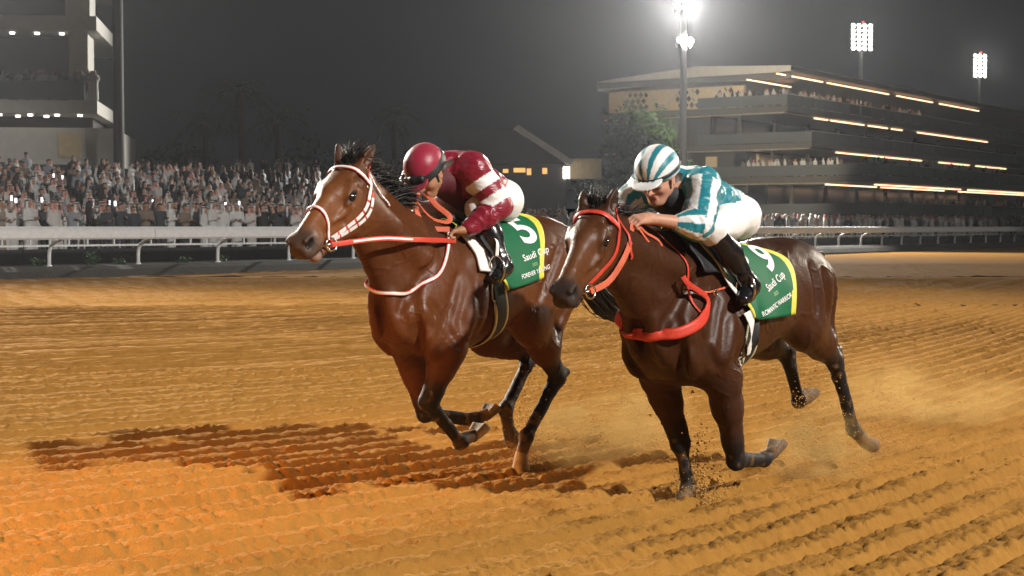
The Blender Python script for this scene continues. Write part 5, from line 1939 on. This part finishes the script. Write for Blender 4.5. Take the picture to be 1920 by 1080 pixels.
def tail(parent, path, rads, n, seed, rad=.006, seg=10):
    """a tail of strands that follow one curve, fanning out and tapering"""
    r = np.random.default_rng(seed)
    C = spline(path, seg + 1)
    rr = np.interp(np.linspace(0, 1, seg + 1), np.linspace(0, 1, len(rads)), rads)
    off = r.normal(0, 1, (n, 3)) * .6
    off /= np.maximum(np.linalg.norm(off, axis=1, keepdims=True), 1.0)
    ln = r.uniform(.72, 1.08, n)
    t = np.linspace(0, 1, seg + 1)
    P = np.zeros((n, seg + 1, 3))
    wv = r.normal(0, 1, (n, 3)) * .02
    ph = r.uniform(0, 6.28, n)
    for k in range(seg + 1):
        tk = np.clip(t[k] * ln, 0, 1.08)
        base = np.stack([np.interp(tk, t, C[:, q]) + np.maximum(tk - 1, 0) * (C[-1, q] - C[-2, q]) * seg for q in range(3)], 1)
        P[:, k] = base + off * np.interp(tk, t, rr)[:, None] + wv * np.sin(ph + tk * 7)[:, None] * tk[:, None]
    T = np.gradient(P, axis=1)
    T /= np.linalg.norm(T, axis=2, keepdims=True) + 1e-9
    A = np.cross(T, V3(.2, .9, .3))
    A /= np.linalg.norm(A, axis=2, keepdims=True) + 1e-9
    B = np.cross(T, A)
    vs = np.zeros((n, seg + 1, 3, 3))
    for k in range(seg + 1):
        w = rad * (1 - (k / seg)**2 * .9)
        for m in range(3):
            vs[:, k, m] = P[:, k] + (A[:, k] * math.cos(2.094 * m) + B[:, k] * math.sin(2.094 * m)) * w
    b = (np.arange(n) * (seg + 1) * 3)[:, None]
    fs = [b + np.array([[i * 3 + k, i * 3 + (k + 1) % 3, (i + 1) * 3 + (k + 1) % 3, (i + 1) * 3 + k]]) for i in range(seg) for k in range(3)]
    new_mesh('tail', vs.reshape(-1, 3), np.concatenate(fs), M['hair'], parent)
tail(horse1, [(-.52, 0, 1.42), (-.68, 0, 1.33), (-.84, .01, 1.15), (-1.02, .03, 1.01), (-1.20, .05, .95), (-1.36, .07, .93)], [.03, .05, .085, .105, .09, .05], 620, 21)
tail(horse2, [(-1.04, 0, 1.33), (-1.20, 0, 1.315), (-1.34, -.04, 1.28), (-1.46, -.17, 1.13), (-1.52, -.30, .95)], [.03, .04, .05, .06, .05], 420, 22)

# ---- brand on the right horse's shoulder, white flap under the girth
def brand(text, c, ex, ey, size):
    cu = bpy.data.curves.new('lettering', 'FONT')
    cu.body, cu.size, cu.align_x, cu.align_y, cu.offset = text, 1.0, 'CENTER', 'CENTER', .012
    ob = bpy.data.objects.new('lettering', cu)
    COL.objects.link(ob)
    me = bpy.data.meshes.new_from_object(ob.evaluated_get(bpy.context.evaluated_depsgraph_get()))
    bpy.data.objects.remove(ob)
    v = np.zeros(len(me.vertices) * 3, np.float32)
    me.vertices.foreach_get('co', v)
    v = v.reshape(-1, 3)
    P = np.asarray(c) + v[:, :1] * size * np.asarray(ex) + v[:, 1:2] * size * np.asarray(ey)
    P, N = S2.snap(P, .008)
    fs = [tuple(q.vertices) for q in me.polygons]
    bpy.data.meshes.remove(me)
    new_mesh('brand', [tuple(q) for q in P], fs, M['brand'], horse2, False)
M['brand'] = mat('white_brand_hair', (.42, .34, .27), .8, noise=.3, nscale=90)
brand('E48', (.07, .26, .80), (-.94, .2, .28), (.15, .05, .98), .085)
P_ = spline([(.10, .31, 1.06), (.08, .31, .97), (.05, .30, .90), (.02, .28, .83)], 18)
P_, N_ = S2.snap(P_, .026)
ribbon('white_flap', P_, N_, np.linspace(.085, .03, 18), .006, M['white_cloth'], pl.parent)

# ================================================================ jockeys
M['skin'] = mat('skin', attr=True, rough=.5, spec=.4, noise=.06, nscale=60, bump=.08, bscale=200, bdist=.003)
M['silk1'] = mat('maroon_silk', attr=True, rough=.36, spec=.5, sheen=.08, noise=.08, nscale=14, bump=.55, bscale=9, bdist=.03, stretch=(1.0, 1.0, 2.4))
M['silk2'] = mat('teal_silk', attr=True, rough=.36, spec=.5, sheen=.08, noise=.08, nscale=14, bump=.55, bscale=9, bdist=.03, stretch=(1.0, 1.0, 2.4))
M['breeches'] = mat('white_breeches', (.80, .79, .78), .55, noise=.05, nscale=20, bump=.35, bscale=12, bdist=.02)
M['boot'] = mat('black_boot', (.010, .010, .012), .22, spec=.6, noise=.1, nscale=20, bump=.25, bscale=14, bdist=.01)
M['vest'] = mat('black_vest', (.016, .016, .018), .7, noise=.2, nscale=40)
M['black_band'] = mat('black_band', (.015, .015, .017), .5)
M['lens'] = mat('goggle_lens', (.30, .22, .18), .08, spec=.7)
M['helmet'] = mat('helmet_silk', attr=True, rough=.42, spec=.45, sheen=.2, bump=.25, bscale=10, bdist=.02)
M['eyewhite'] = mat('eye_white', (.55, .5, .47), .2)
M['dark_hair'] = mat('brown_hair', (.05, .03, .02), .6, noise=.3, nscale=80)

def frame_from(f, up=(0, 0, 1)):
    f = np.asarray(f, float)
    f /= np.linalg.norm(f)
    s = np.cross(np.asarray(up, float), f)
    s /= np.linalg.norm(s)
    return f, s, np.cross(f, s)

def head_sdf(S, c, f, s, u):
    c = np.asarray(c, float)
    Mx = np.array([f, s, u])
    def p(a, b, d):
        return c + f * a + s * b + u * d
    S.ell(p(-.012, 0, .03), (.098, .076, .095), M=Mx, k=.03)
    S.rc(p(.035, 0, -.045), .055, p(.06, 0, -.085), .032, k=.05, sq=(s, 1.1))
    S.ell(p(.045, 0, -.01), (.055, .062, .07), M=Mx, k=.03)
    S.rc(p(.07, .03, .018), .014, p(.07, -.03, .018), .014, k=.02)
    for g in (1, -1):
        S.ell(p(.092, g * .032, -.004), (.016, .017, .012), M=Mx, k=.012, op=-1)
        S.ell(p(.062, g * .044, -.03), (.026, .02, .02), M=Mx, k=.02)
        S.rc(p(.02, g * .06, -.055), .018, p(.065, g * .025, -.10), .016, k=.03)
        S.ell(p(-.008, g * .078, -.012), (.020, .008, .032), M=Mx, k=.008)
        S.ell(p(-.004, g * .086, -.010), (.010, .006, .018), M=Mx, k=.006, op=-1)
    S.rc(p(.092, 0, .004), .010, p(.120, 0, -.034), .013, k=.014)
    S.rc(p(.104, .012, -.036), .008, p(.104, -.012, -.036), .008, k=.01)
    S.rc(p(.094, .018, -.062), .0075, p(.094, -.018, -.062), .0075, k=.008)
    S.rc(p(.092, .016, -.073), .008, p(.092, -.016, -.073), .008, k=.008)
    S.rc(p(.100, .022, -.0675), .002, p(.100, -.022, -.0675), .002, k=.004, op=-1)
    S.ell(p(.080, 0, -.098), (.02, .022, .018), M=Mx, k=.02)
    return p

def hand_sdf(S, w, d, n, sgn, curl=1.0):
    """fist round a rein: w wrist, d towards the knuckles, n palm normal (fingers close this way)"""
    w, d, n = (np.asarray(q, float) for q in (w, d, n))
    d = d / np.linalg.norm(d)
    n = n - d * (n @ d)
    n /= np.linalg.norm(n)
    s = np.cross(n, d) * sgn              # towards the thumb
    S.rc(w, .024, w + d * .04, .026, k=.02, sq=(s, 1.25))
    for i, o in enumerate((.030, .010, -.010, -.029)):
        S.rc(w + d * .03 + s * o * .7, .016, w + d * .082 + s * o, .0125, k=.014)
    for i, (o, L) in enumerate(((.031, .92), (.0105, 1.0), (-.0105, .95), (-.031, .78))):
        b = w + d * .085 + s * o
        ang = 0
        p = b
        for j, (l, bend) in enumerate(((.040, 38), (.026, 85), (.020, 62))):
            ang += R(bend) * curl
            q_ = p + (d * math.cos(ang) + n * math.sin(ang)) * l * L
            S.rc(p, .0100 - .0008 * j, q_, .0092 - .0008 * j, k=.004)
            p = q_
    t0 = w + d * .03 + s * .026 + n * .008
    t1 = t0 + d * .030 + s * .018 + n * .014
    t2 = t1 + d * .026 - s * .004 + n * .016
    t3 = t2 + d * .016 - s * .016 + n * .010
    S.chain([t0, t1, t2, t3], [.014, .0115, .0105, .009], k=.01)

def limb_t(verts, a, b):
    a, b = np.asarray(a, float), np.asarray(b, float)
    h = ((verts - a) @ (b - a)) / ((b - a) @ (b - a))
    q_ = verts - a - np.clip(h, 0, 1)[:, None] * (b - a)
    return np.linalg.norm(q_, axis=1), h, q_

def wrinkle(o, amp, freq, seed, mask=None):
    me = o.data
    n = len(me.vertices)
    co = np.zeros(n * 3, np.float32)
    nn = np.zeros(n * 3, np.float32)
    me.vertices.foreach_get('co', co)
    me.vertex_normals.foreach_get('vector', nn)
    co, nn = co.reshape(-1, 3), nn.reshape(-1, 3)
    x, y, z = co.T
    w1 = vnoise(x * 6, y * 6, z * 6, seed) * 1.6
    f1 = 1 - np.abs(vnoise(x * freq * .45 + w1, y * freq * .6 - w1, z * freq + w1 * 1.2, seed + 1)) * 2
    f2 = 1 - np.abs(vnoise(x * freq * 1.2 - w1, y * freq * .8, z * freq * 1.1 + w1, seed + 2)) * 2
    d = (.65 * f1 + .35 * f2) * amp
    if mask is not None:
        d = d * mask
    co = co + nn * d[:, None]
    me.vertices.foreach_set('co', co.astype(np.float32).ravel())
    me.update()

def build_jockey(O, j, label):
    root = tag(empty('person', O, HROT), label, 'person', 'jockeys')
    J = {k: np.asarray(v, float) for k, v in j['joints'].items()}
    f, s, u = frame_from(j['face'], j.get('headup', (0, 0, 1)))
    hc = J['head']
    # --- continuous body
    B = SDF()
    p = head_sdf(B, hc, f, s, u)
    B.rc(hc + u * -.05 - f * .02, .055, J['neck'], .06, k=.04)
    B.rc(J['neck'], .07, J['pelvis'], .09, k=.05, sq=((0, 1, 0), 1.25))
    for S_ in 'LR':
        g = 1 if S_ == 'L' else -1
        B.rc(J['sh' + S_], .05, J['el' + S_], .040, k=.03)
        B.rc(J['el' + S_], .042, J['wr' + S_], .027, k=.02)
        B.rc(J['neck'], .05, J['sh' + S_], .05, k=.05)
        B.rc(J['hip' + S_], .085, J['kn' + S_], .055, k=.05)
        B.rc(J['kn' + S_], .055, J['an' + S_], .036, k=.03)
        B.rc(J['an' + S_], .036, J['toe' + S_], .028, k=.02)
        hand_sdf(B, J['wr' + S_], j['hd' + S_], j['hn' + S_], g)
    v, fc = B.mesh(.0062)
    sk = np.tile(np.array(j['skin']), (len(v), 1))
    hl = (v - hc)
    a_, b_, d_ = hl @ f, hl @ s, hl @ u
    onh = (np.linalg.norm(hl, axis=1) < .2)
    lips = onh & (np.abs(d_ + .0675) < .011) & (a_ > .085) & (np.abs(b_) < .024)
    sk[lips] = np.array([.42, .14, .11])
    red = onh * np.exp(-((a_ - .09)**2 + (np.abs(b_) - .04)**2 + (d_ + .035)**2) / .0007)
    sk = sk * (1 - .35 * red[:, None]) + np.array([.5, .17, .12]) * .35 * red[:, None]
    hair = onh & (a_ < .035) & (d_ > -.045) & (np.abs(b_) > .03) & (a_ < .03 - .3 * (d_ + .01)) & ~((np.abs(a_ + .006) < .026) & (np.abs(d_ + .012) < .036) & (np.abs(b_) > .072))
    sk[hair] = np.array([.05, .03, .02])
    new_mesh('body', v, fc, M['skin'], root, cols=sk.astype(np.float32))
    for g in (1, -1):
        bm = bmesh.new()
        bmesh.ops.create_uvsphere(bm, u_segments=12, v_segments=8, radius=.0115)
        em = bpy.data.meshes.new('eyeball')
        bm.to_mesh(em)
        bm.free()
        em.materials.append(M['eye'])
        eo = bpy.data.objects.new('eyeball', em)
        COL.objects.link(eo)
        eo.parent = root
        eo.location = p(.080, g * .032, -.004)
    # --- silks
    K = SDF()
    ch = J['neck'] * .72 + J['pelvis'] * .28
    mid = J['neck'] * .4 + J['pelvis'] * .6
    K.rc(J['neck'] + (ch - J['neck']) * .25, .098, ch, .128, k=.06, sq=((0, 1, 0), 1.35))
    K.rc(ch, .126, mid, .118, k=.06, sq=((0, 1, 0), 1.35))
    waist = J['pelvis'] + (mid - J['pelvis']) * .30 + V3(0, 0, .015)
    K.rc(mid, .124, J['pelvis'] + V3(.045, 0, .045), .114, k=.05, sq=((0, 1, 0), 1.34))
    K.rc(J['neck'], .07, J['neck'] + (hc - J['neck']) * .3, .062, k=.04)
    for S_ in 'LR':
        sh, el, wr = J['sh' + S_], J['el' + S_], J['wr' + S_]
        K.rc(ch + (sh - ch) * .4, .095, sh, .075, k=.06)
        K.rc(sh, .080, sh + (el - sh) * .7, .078, k=.05)
        K.rc(sh + (el - sh) * .6, .075, el, .066, k=.03)
        cuff = el + (wr - el) * j['cuff']
        K.rc(el, .067, el + (cuff - el) * .5, .062, k=.03)
        K.rc(el + (cuff - el) * .45, .060, cuff, .044, k=.02)
    v, fc = K.mesh(.0068)
    cols = j['silk'](v, J, s, u, f)
    so = new_mesh('silks', v, fc, j['silkmat'], root, cols=cols.astype(np.float32))
    wrinkle(so, .011, 14, 31)
    # --- vest showing under the silks
    E_ = SDF()
    E_.rc(J['neck'] + V3(.02, 0, -.075), .085, mid + V3(.03, 0, -.07), .09, k=.04, sq=((0, 1, 0), 1.3))
    E_.rc(hc - u * .08 - f * .01, .066, J['neck'] + V3(.03, 0, -.03), .075, k=.03)
    v, fc = E_.mesh(.009)
    new_mesh('safety_vest', v, fc, j['vest'], root)
    # --- breeches
    Q = SDF()
    Q.ell(J['pelvis'] + V3(-.035, 0, .0), (.115, .155, .115), k=.05)
    for S_ in 'LR':
        h_, k_, a_n = J['hip' + S_], J['kn' + S_], J['an' + S_]
        Q.ell(h_ + V3(-.05, 0, -.02), (.088, .08, .10), k=.05)
        Q.rc(h_, .100, h_ + (k_ - h_) * .55, .090, k=.06)
        Q.rc(h_ + (k_ - h_) * .5, .089, k_, .070, k=.04)
        Q.rc(k_, .068, k_ + (a_n - k_) * .18, .056, k=.03)
    v, fc = Q.mesh(.008)
    bo = new_mesh('breeches', v, fc, M['breeches'], root)
    wrinkle(bo, .0055, 11, 41)
    # --- boots
    for S_ in 'LR':
        k_, an, toe = J['kn' + S_], J['an' + S_], J['toe' + S_]
        Bt = SDF()
        cd = an - k_
        bk = V3(-1, 0, 0) - cd * (V3(-1, 0, 0) @ cd) / (cd @ cd)
        Bt.rc(k_ + cd * .16, .066, k_ + cd * .45 + bk * .014, .066, k=.03)
        Bt.rc(k_ + cd * .42 + bk * .012, .065, k_ + cd * .9, .042, k=.03)
        Bt.rc(k_ + cd * .85, .043, an, .042, k=.02)
        ft_ = (toe - an)
        Bt.rc(an - ft_ * .25 + V3(0, 0, -.035), .033, an + V3(0, 0, -.02), .040, k=.03)
        Bt.rc(an, .042, an + ft_ * .55 + V3(0, 0, -.012), .036, k=.03)
        Bt.rc(an + ft_ * .5 + V3(0, 0, -.012), .036, toe, .030, k=.025, sq=((0, 1, 0), 1.15))
        v, fc = Bt.mesh(.006)
        bt = new_mesh('boot', v, fc, M['boot'], root)
        wrinkle(bt, .005, 12, 51, np.clip(1 - np.abs(((v - k_) @ cd) / (cd @ cd) - .85) * 2.2, .15, 1))
    # --- helmet
    Hm = SDF()
    Mx = np.array([f, s, u])
    Hm.ell(p(-.012, 0, .055), (.133, .112, .118), M=Mx, k=.02)
    Hm.ell(p(-.012, 0, -.055), (.20, .16, .085), M=Mx, k=.015, op=-1)
    Hm.rc(p(.085, .045, .038), .010, p(.085, -.045, .038), .010, k=.02)
    Hm.ell(p(.115, 0, .030), (.070, .085, .010), M=np.array([f * .96 - u * .28, s, u * .96 + f * .28]), k=.012)
    Hm.ell(p(-.012, 0, .01), (.094, .076, .06), M=Mx, k=.01, op=-1)
    v, fc = Hm.mesh(.005)
    cols = j['cap'](v, p(-.012, 0, .055), f, s, u)
    ho = new_mesh('helmet', v, fc, M['helmet'], root, cols=cols.astype(np.float32))
    wrinkle(ho, .0015, 14, 61)
    # band round the helmet
    bw = j['band']
    P_, N_ = [], []
    for t in np.linspace(0, 2 * math.pi, 60):
        x, y = math.cos(t), math.sin(t)
        P_.append(p(-.012 + x * .137, y * .1165, .050 - .012 * x + j.get('bandz', 0)))
        N_.append(f * x + s * y + u * .22)
    ribbon('goggle_band' if bw > .02 else 'helmet_band', np.array(P_), np.array(N_), bw, .006, M['black_band'], ho)
    if bw > .02:
        g_ = SDF()
        g_.rc(p(.112, .050, .050), .020, p(.122, 0, .050), .022, k=.02, sq=(u, 1.25))
        g_.rc(p(.112, -.050, .050), .020, p(.122, 0, .050), .022, k=.02, sq=(u, 1.25))
        v, fc = g_.mesh(.005)
        new_mesh('goggles', v, fc, M['black_band'], ho)
    else:
        for g in (1, -1):
            g_ = SDF()
            g_.ell(p(.088, g * .034, -.002), (.018, .030, .022), M=Mx, k=.01)
            v, fc = g_.mesh(.004)
            new_mesh('goggles', v, fc, M['lens'], root)
    # chin strap
    P_ = spline([p(.02, .083, .0), p(.035, .074, -.05), p(.05, .045, -.105), p(.055, 0, -.125), p(.05, -.045, -.105), p(.035, -.074, -.05), p(.02, -.083, .0)], 30)
    ribbon('chin_strap', P_, P_ - p(.0, 0, -.03), .012, .004, M['black_band'], ho)
    # stirrups
    for S_ in 'LR':
        an, toe = J['an' + S_], J['toe' + S_]
        c = an * .35 + toe * .65 + V3(0, 0, -.005)
        g = 1 if S_ == 'L' else -1
        st = tag(empty('stirrup', O, HROT), ('steel stirrup with white leather at the %s boot of the jockey in %s' % ('near' if g > 0 else 'far', j['name'])), 'stirrup', 'stirrups')
        loop = [c + V3(0, math.sin(t) * .055, .035 + math.cos(t) * .075) for t in np.linspace(0, 2 * math.pi, 24)]
        MB().tube(loop, .006, 8).build('iron', M['steel'], st, True)
        P_ = spline([c + V3(0, 0, .11), c + V3(-.02, -.02 * g, .2), J['hip' + S_] * .3 + J['kn' + S_] * .7 + V3(-.05, -.07 * g, -.12)], 16)
        ribbon('stirrup_leather', P_, V3(.2, g, 0), .022, .005, M['white_strap'], st)
    return root

def silk_one(v, J, s, u, f):
    c = np.tile(np.array([.225, .008, .026]), (len(v), 1))
    for S_ in 'LR':
        d, h, _ = limb_t(v, J['sh' + S_], J['el' + S_])
        d2, h2, _ = limb_t(v, J['el' + S_], J['wr' + S_])
        w = (d < .112) & (d < d2 + .02) & (((h > .26) & (h < .50)) | ((h > .70) & (h < .93)))
        c[w & (np.abs(v[:, 1]) > .135)] = (.80, .79, .78)
    return c

TEAL, WHITE = np.array([.014, .20, .25]), np.array([.80, .80, .80])
def silk_two(v, J, s, u, f):
    c = np.tile(TEAL, (len(v), 1))
    for S_ in 'LR':
        sh, el, wr = J['sh' + S_], J['el' + S_], J['wr' + S_]
        d, h, q1_ = limb_t(v, sh, el)
        d2, h2, q2_ = limb_t(v, el, wr)
        up = d <= d2
        for m_, ax, q_ in ((up & (h > .06) & (d < .108) & (np.abs(v[:, 1]) > .145), el - sh, q1_), (~up & (d2 < .12) & (h2 > -.3), wr - el, q2_)):
            ax = ax / np.linalg.norm(ax)
            e1 = np.cross(ax, V3(0, 1, 0))
            e1 /= np.linalg.norm(e1)
            e2 = np.cross(ax, e1)
            an = np.arctan2(q_ @ e2, q_ @ e1) / (2 * math.pi) * 5 + .25
            wht = (an - np.floor(an)) < .5
            c[m_ & wht] = WHITE
    # white yoke at the back of the collar
    nb = J['neck'] + V3(-.05, 0, .10)
    r = np.linalg.norm((v - nb) * V3(1, .55, 1), axis=1)
    c[(r < .055)] = WHITE
    return c

def cap_one(v, c0, f, s, u):
    c = np.tile(np.array([.30, .014, .042]), (len(v), 1))
    a = np.arctan2((v - c0) @ s, (v - c0) @ u)
    seam = np.abs(((a / (math.pi / 3)) % 1) - .5) > .485
    c[seam] *= .55
    return c

def cap_two(v, c0, f, s, u):
    c = np.tile(WHITE, (len(v), 1))
    x = (v - c0) @ s
    z = (v - c0) @ u
    a = np.arctan2(x, np.maximum(z + .07, .01)) / R(25) + .5
    st = np.abs(a - np.floor(a) - .5) > .29
    peak = ((v - c0) @ f > .10) & (z < -.02)
    c[st & ~peak & (z > -.045)] = TEAL
    return c

j1 = dict(
    name='maroon', vest=mat('shaded_maroon_vest', (.085, .006, .014), .7, noise=.2, nscale=30), face=(.72, .06, -.66), headup=(.5, 0, .85), skin=(.40, .20, .11), cuff=.93, band=.040, bandz=-.002, silk=silk_one, cap=cap_one, silkmat=M['silk1'],  # vest colour carries the shade under the chest: darkened maroon silk
    hdL=(.55, -.45, -.15), hnL=(.35, -.1, -.9), hdR=(.5, .3, -.3), hnR=(.2, .2, -.9),
    joints=dict(head=(.735, 0, 1.80), neck=(.59, 0, 1.835), pelvis=(.155, 0, 1.675),
                shL=(.53, .175, 1.835), shR=(.56, -.165, 1.83), elL=(.44, .285, 1.615), elR=(.63, -.27, 1.69),
                wrL=(.62, .195, 1.485), wrR=(.74, -.13, 1.69), hipL=(.16, .095, 1.66), hipR=(.16, -.10, 1.65),
                knL=(.48, .165, 1.60), knR=(.53, -.20, 1.57), anL=(.43, .315, 1.275), anR=(.40, -.315, 1.28), toeL=(.55, .325, 1.205), toeR=(.53, -.325, 1.25)))
j2 = dict(
    name='teal', vest=M['vest'], face=(.88, .05, -.42), skin=(.52, .27, .18), cuff=.36, band=.014, silk=silk_two, cap=cap_two, silkmat=M['silk2'],
    hdL=(.9, -.25, -.05), hnL=(.1, -.45, -.8), hdR=(.8, .3, -.1), hnR=(.1, .4, -.8),
    joints=dict(head=(.47, 0, 1.745), neck=(.33, 0, 1.715), pelvis=(-.20, 0, 1.565),
                shL=(.31, .175, 1.715), shR=(.32, -.175, 1.70), elL=(.50, .255, 1.505), elR=(.37, -.27, 1.60),
                wrL=(.72, .11, 1.54), wrR=(.63, -.12, 1.565), hipL=(-.19, .10, 1.56), hipR=(-.19, -.10, 1.56),
                knL=(.32, .225, 1.485), knR=(.24, -.22, 1.47), anL=(.07, .315, 1.195), anR=(.06, -.315, 1.19), toeL=(.17, .325, 1.125), toeR=(.16, -.325, 1.12)))
person1 = build_jockey(HORSE1['O'], j1, 'jockey in maroon silks with white armbands and maroon cap riding crouched')
person2 = build_jockey(HORSE2['O'], j2, 'jockey in teal silks with white striped sleeves and striped cap riding crouched')

# ================================================================ lamps of the masts in view, and the night haze round everything
spot('mast_lamp', ((1280 - 960) / FOC * 112, 111.2, 16.9), (4, 40, 0), 135000, (1.0, .97, .9), size=120, radius=.5)
spot('mast_lamp', ((1280 - 960) / FOC * 112 + .3, 111.0, 14.4), (18, 155, 13), 110000, (1.0, .86, .62), size=46, radius=.4)
spot('mast_lamp', ((1611 - 960) / FOC * 232, 230.5, 28.8), (40, 80, 0), 11000, (1.0, .97, .9), size=120, radius=1.5)
spot('mast_lamp', ((1832 - 960) / FOC * 275, 273, 29.0), (50, 100, 0), 11000, (1.0, .97, .9), size=120, radius=1.5)
spot('mast_lamp', (-38, 92, 19.5), (-6, 40, 0), 150000, (1.0, .97, .9), size=120, radius=.6)
hz = bpy.data.materials.new('night_haze')
hz.use_nodes = True
hn = hz.node_tree.nodes
hn.remove(hn['Principled BSDF'])
pv = hn.new('ShaderNodeVolumePrincipled')
pv.inputs['Color'].default_value = (.93, .95, 1.0, 1)
pv.inputs['Density'].default_value = .00020
pv.inputs['Anisotropy'].default_value = .78
hz.node_tree.links.new(pv.outputs[0], hn['Material Output'].inputs['Volume'])
haze = stuff(MB().box((0, 1200, 16.9), (5200, 3700, 36.2)).build('haze', hz))
tag(haze, 'thin pale night haze lit by the floodlights', 'haze')

# ================================================================ sand thrown up by the hooves
def spray(c, spread, push, n, seed, lo=.0014, hi=.0045, lift=.35):
    r = np.random.default_rng(seed)
    d = np.abs(r.normal(0, 1, (n, 1)))**1.3
    P = np.asarray(c) + r.normal(0, 1, (n, 3)) * np.asarray(spread) * (.35 + d * .6) + np.asarray(push) * d * r.uniform(0, 1, (n, 1))
    P[:, 2] = np.abs(P[:, 2] * np.abs(r.normal(.0, lift, n)) + .01)
    P = P[P[:, 2] < .7]
    n = len(P)
    sz = np.exp(r.uniform(math.log(lo), math.log(hi), n))[:, None, None]
    T = np.array([[1, 1, 1], [1, -1, -1], [-1, 1, -1], [-1, -1, 1]], float)[None] * sz * r.uniform(.4, 1.2, (n, 4, 1))
    v = (P[:, None, :] + T).reshape(-1, 3)
    b = (np.arange(n) * 4)[:, None]
    f = np.concatenate([b + np.array([[0, 1, 2]]), b + np.array([[0, 3, 1]]), b + np.array([[0, 2, 3]]), b + np.array([[1, 3, 2]])])
    return v, f
def sprays(name, label, items):
    vs, fs, k = [], [], 0
    for a in items:
        v, f = spray(*a)
        vs.append(v)
        fs.append(f + k)
        k += len(v)
    o = new_mesh(name, np.concatenate(vs), np.concatenate(fs), M_DUST, None, False)
    stuff(o)
    tag(o, label, 'sand spray')
M_DUST = mat('flying_sand', (.50, .27, .08), .95)
def gp(u, v):
    y = 1.5 * FOC / (v - 425)
    return ((u - 960) / FOC * y, y, .35)
sprays('sand_spray', 'fine sand kicked up round the hind hooves of the left horse', [
    (gp(985, 885), (.10, .10, .8), (.10, .10, .2), 3500, 1), (gp(1090, 870), (.20, .14, .9), (.4, .3, .5), 4500, 2), (gp(1200, 850), (.22, .2, 1.2), (.3, .3, .6), 3500, 3)])
sprays('sand_spray', 'plume of sand kicked up behind the folded foreleg of the right horse', [
    (gp(1520, 905), (.16, .13, .9), (.22, .3, .6), 6000, 4), (gp(1300, 948), (.09, .07, .3), (.05, .05, .1), 1000, 5, .002, .007)])
sprays('sand_spray', 'thin cloud of sand hanging behind the right horse', [
    (gp(1720, 800), (.45, .4, 1.2), (.7, .8, .7), 5000, 6), (gp(1660, 860), (.12, .1, .5), (.2, .2, .3), 1800, 7)])

def dust(c, rad, dens, seed, label):
    m = bpy.data.materials.new('dust')
    m.use_nodes = True
    N, L = m.node_tree.nodes, m.node_tree.links
    N.remove(N['Principled BSDF'])
    v = N.new('ShaderNodeVolumePrincipled')
    v.inputs['Color'].default_value = (.97, .62, .22, 1)
    tc = N.new('ShaderNodeTexCoord')
    ln = N.new('ShaderNodeVectorMath')
    ln.operation = 'LENGTH'
    L.new(tc.outputs['Object'], ln.inputs[0])
    nz = N.new('ShaderNodeTexNoise')
    nz.noise_dimensions = '4D'
    nz.inputs['W'].default_value = seed * 3.7
    nz.inputs['Scale'].default_value, nz.inputs['Detail'].default_value = 2.6, 4
    L.new(tc.outputs['Object'], nz.inputs['Vector'])
    a = N.new('ShaderNodeMapRange')
    a.inputs['From Min'].default_value, a.inputs['From Max'].default_value = 1.0, .1
    L.new(ln.outputs['Value'], a.inputs['Value'])
    b = N.new('ShaderNodeMapRange')
    b.inputs['From Min'].default_value, b.inputs['From Max'].default_value = .42, .72
    b.inputs['To Max'].default_value = dens
    L.new(nz.outputs['Fac'], b.inputs['Value'])
    k = N.new('ShaderNodeMath')
    k.operation = 'MULTIPLY'
    L.new(a.outputs[0], k.inputs[0])
    L.new(b.outputs[0], k.inputs[1])
    L.new(k.outputs[0], v.inputs['Density'])
    L.new(v.outputs[0], N['Material Output'].inputs['Volume'])
    bm = bmesh.new()
    bmesh.ops.create_icosphere(bm, subdivisions=3, radius=1.0)
    me = bpy.data.meshes.new('dust_cloud')
    bm.to_mesh(me)
    bm.free()
    me.materials.append(m)
    o = bpy.data.objects.new('dust_cloud', me)
    COL.objects.link(o)
    o.location, o.scale = c, rad
    stuff(o)
    tag(o, label, 'dust')
def up(c, z):
    return (c[0], c[1], z)
dust(up(gp(1110, 880), .22), (.55, .45, .30), 8.0, 1, 'soft dust puff behind the hind hooves of the left horse')
dust(up(gp(1215, 860), .26), (.35, .4, .34), 6.0, 2, 'soft dust puff between the two horses')
dust(up(gp(1530, 905), .20), (.40, .36, .28), 8.0, 3, 'dense dust puff behind the folded foreleg of the right horse')
dust(up(gp(1730, 800), .22), (.9, .7, .30), 4.0, 4, 'thin dust drifting behind the right horse')
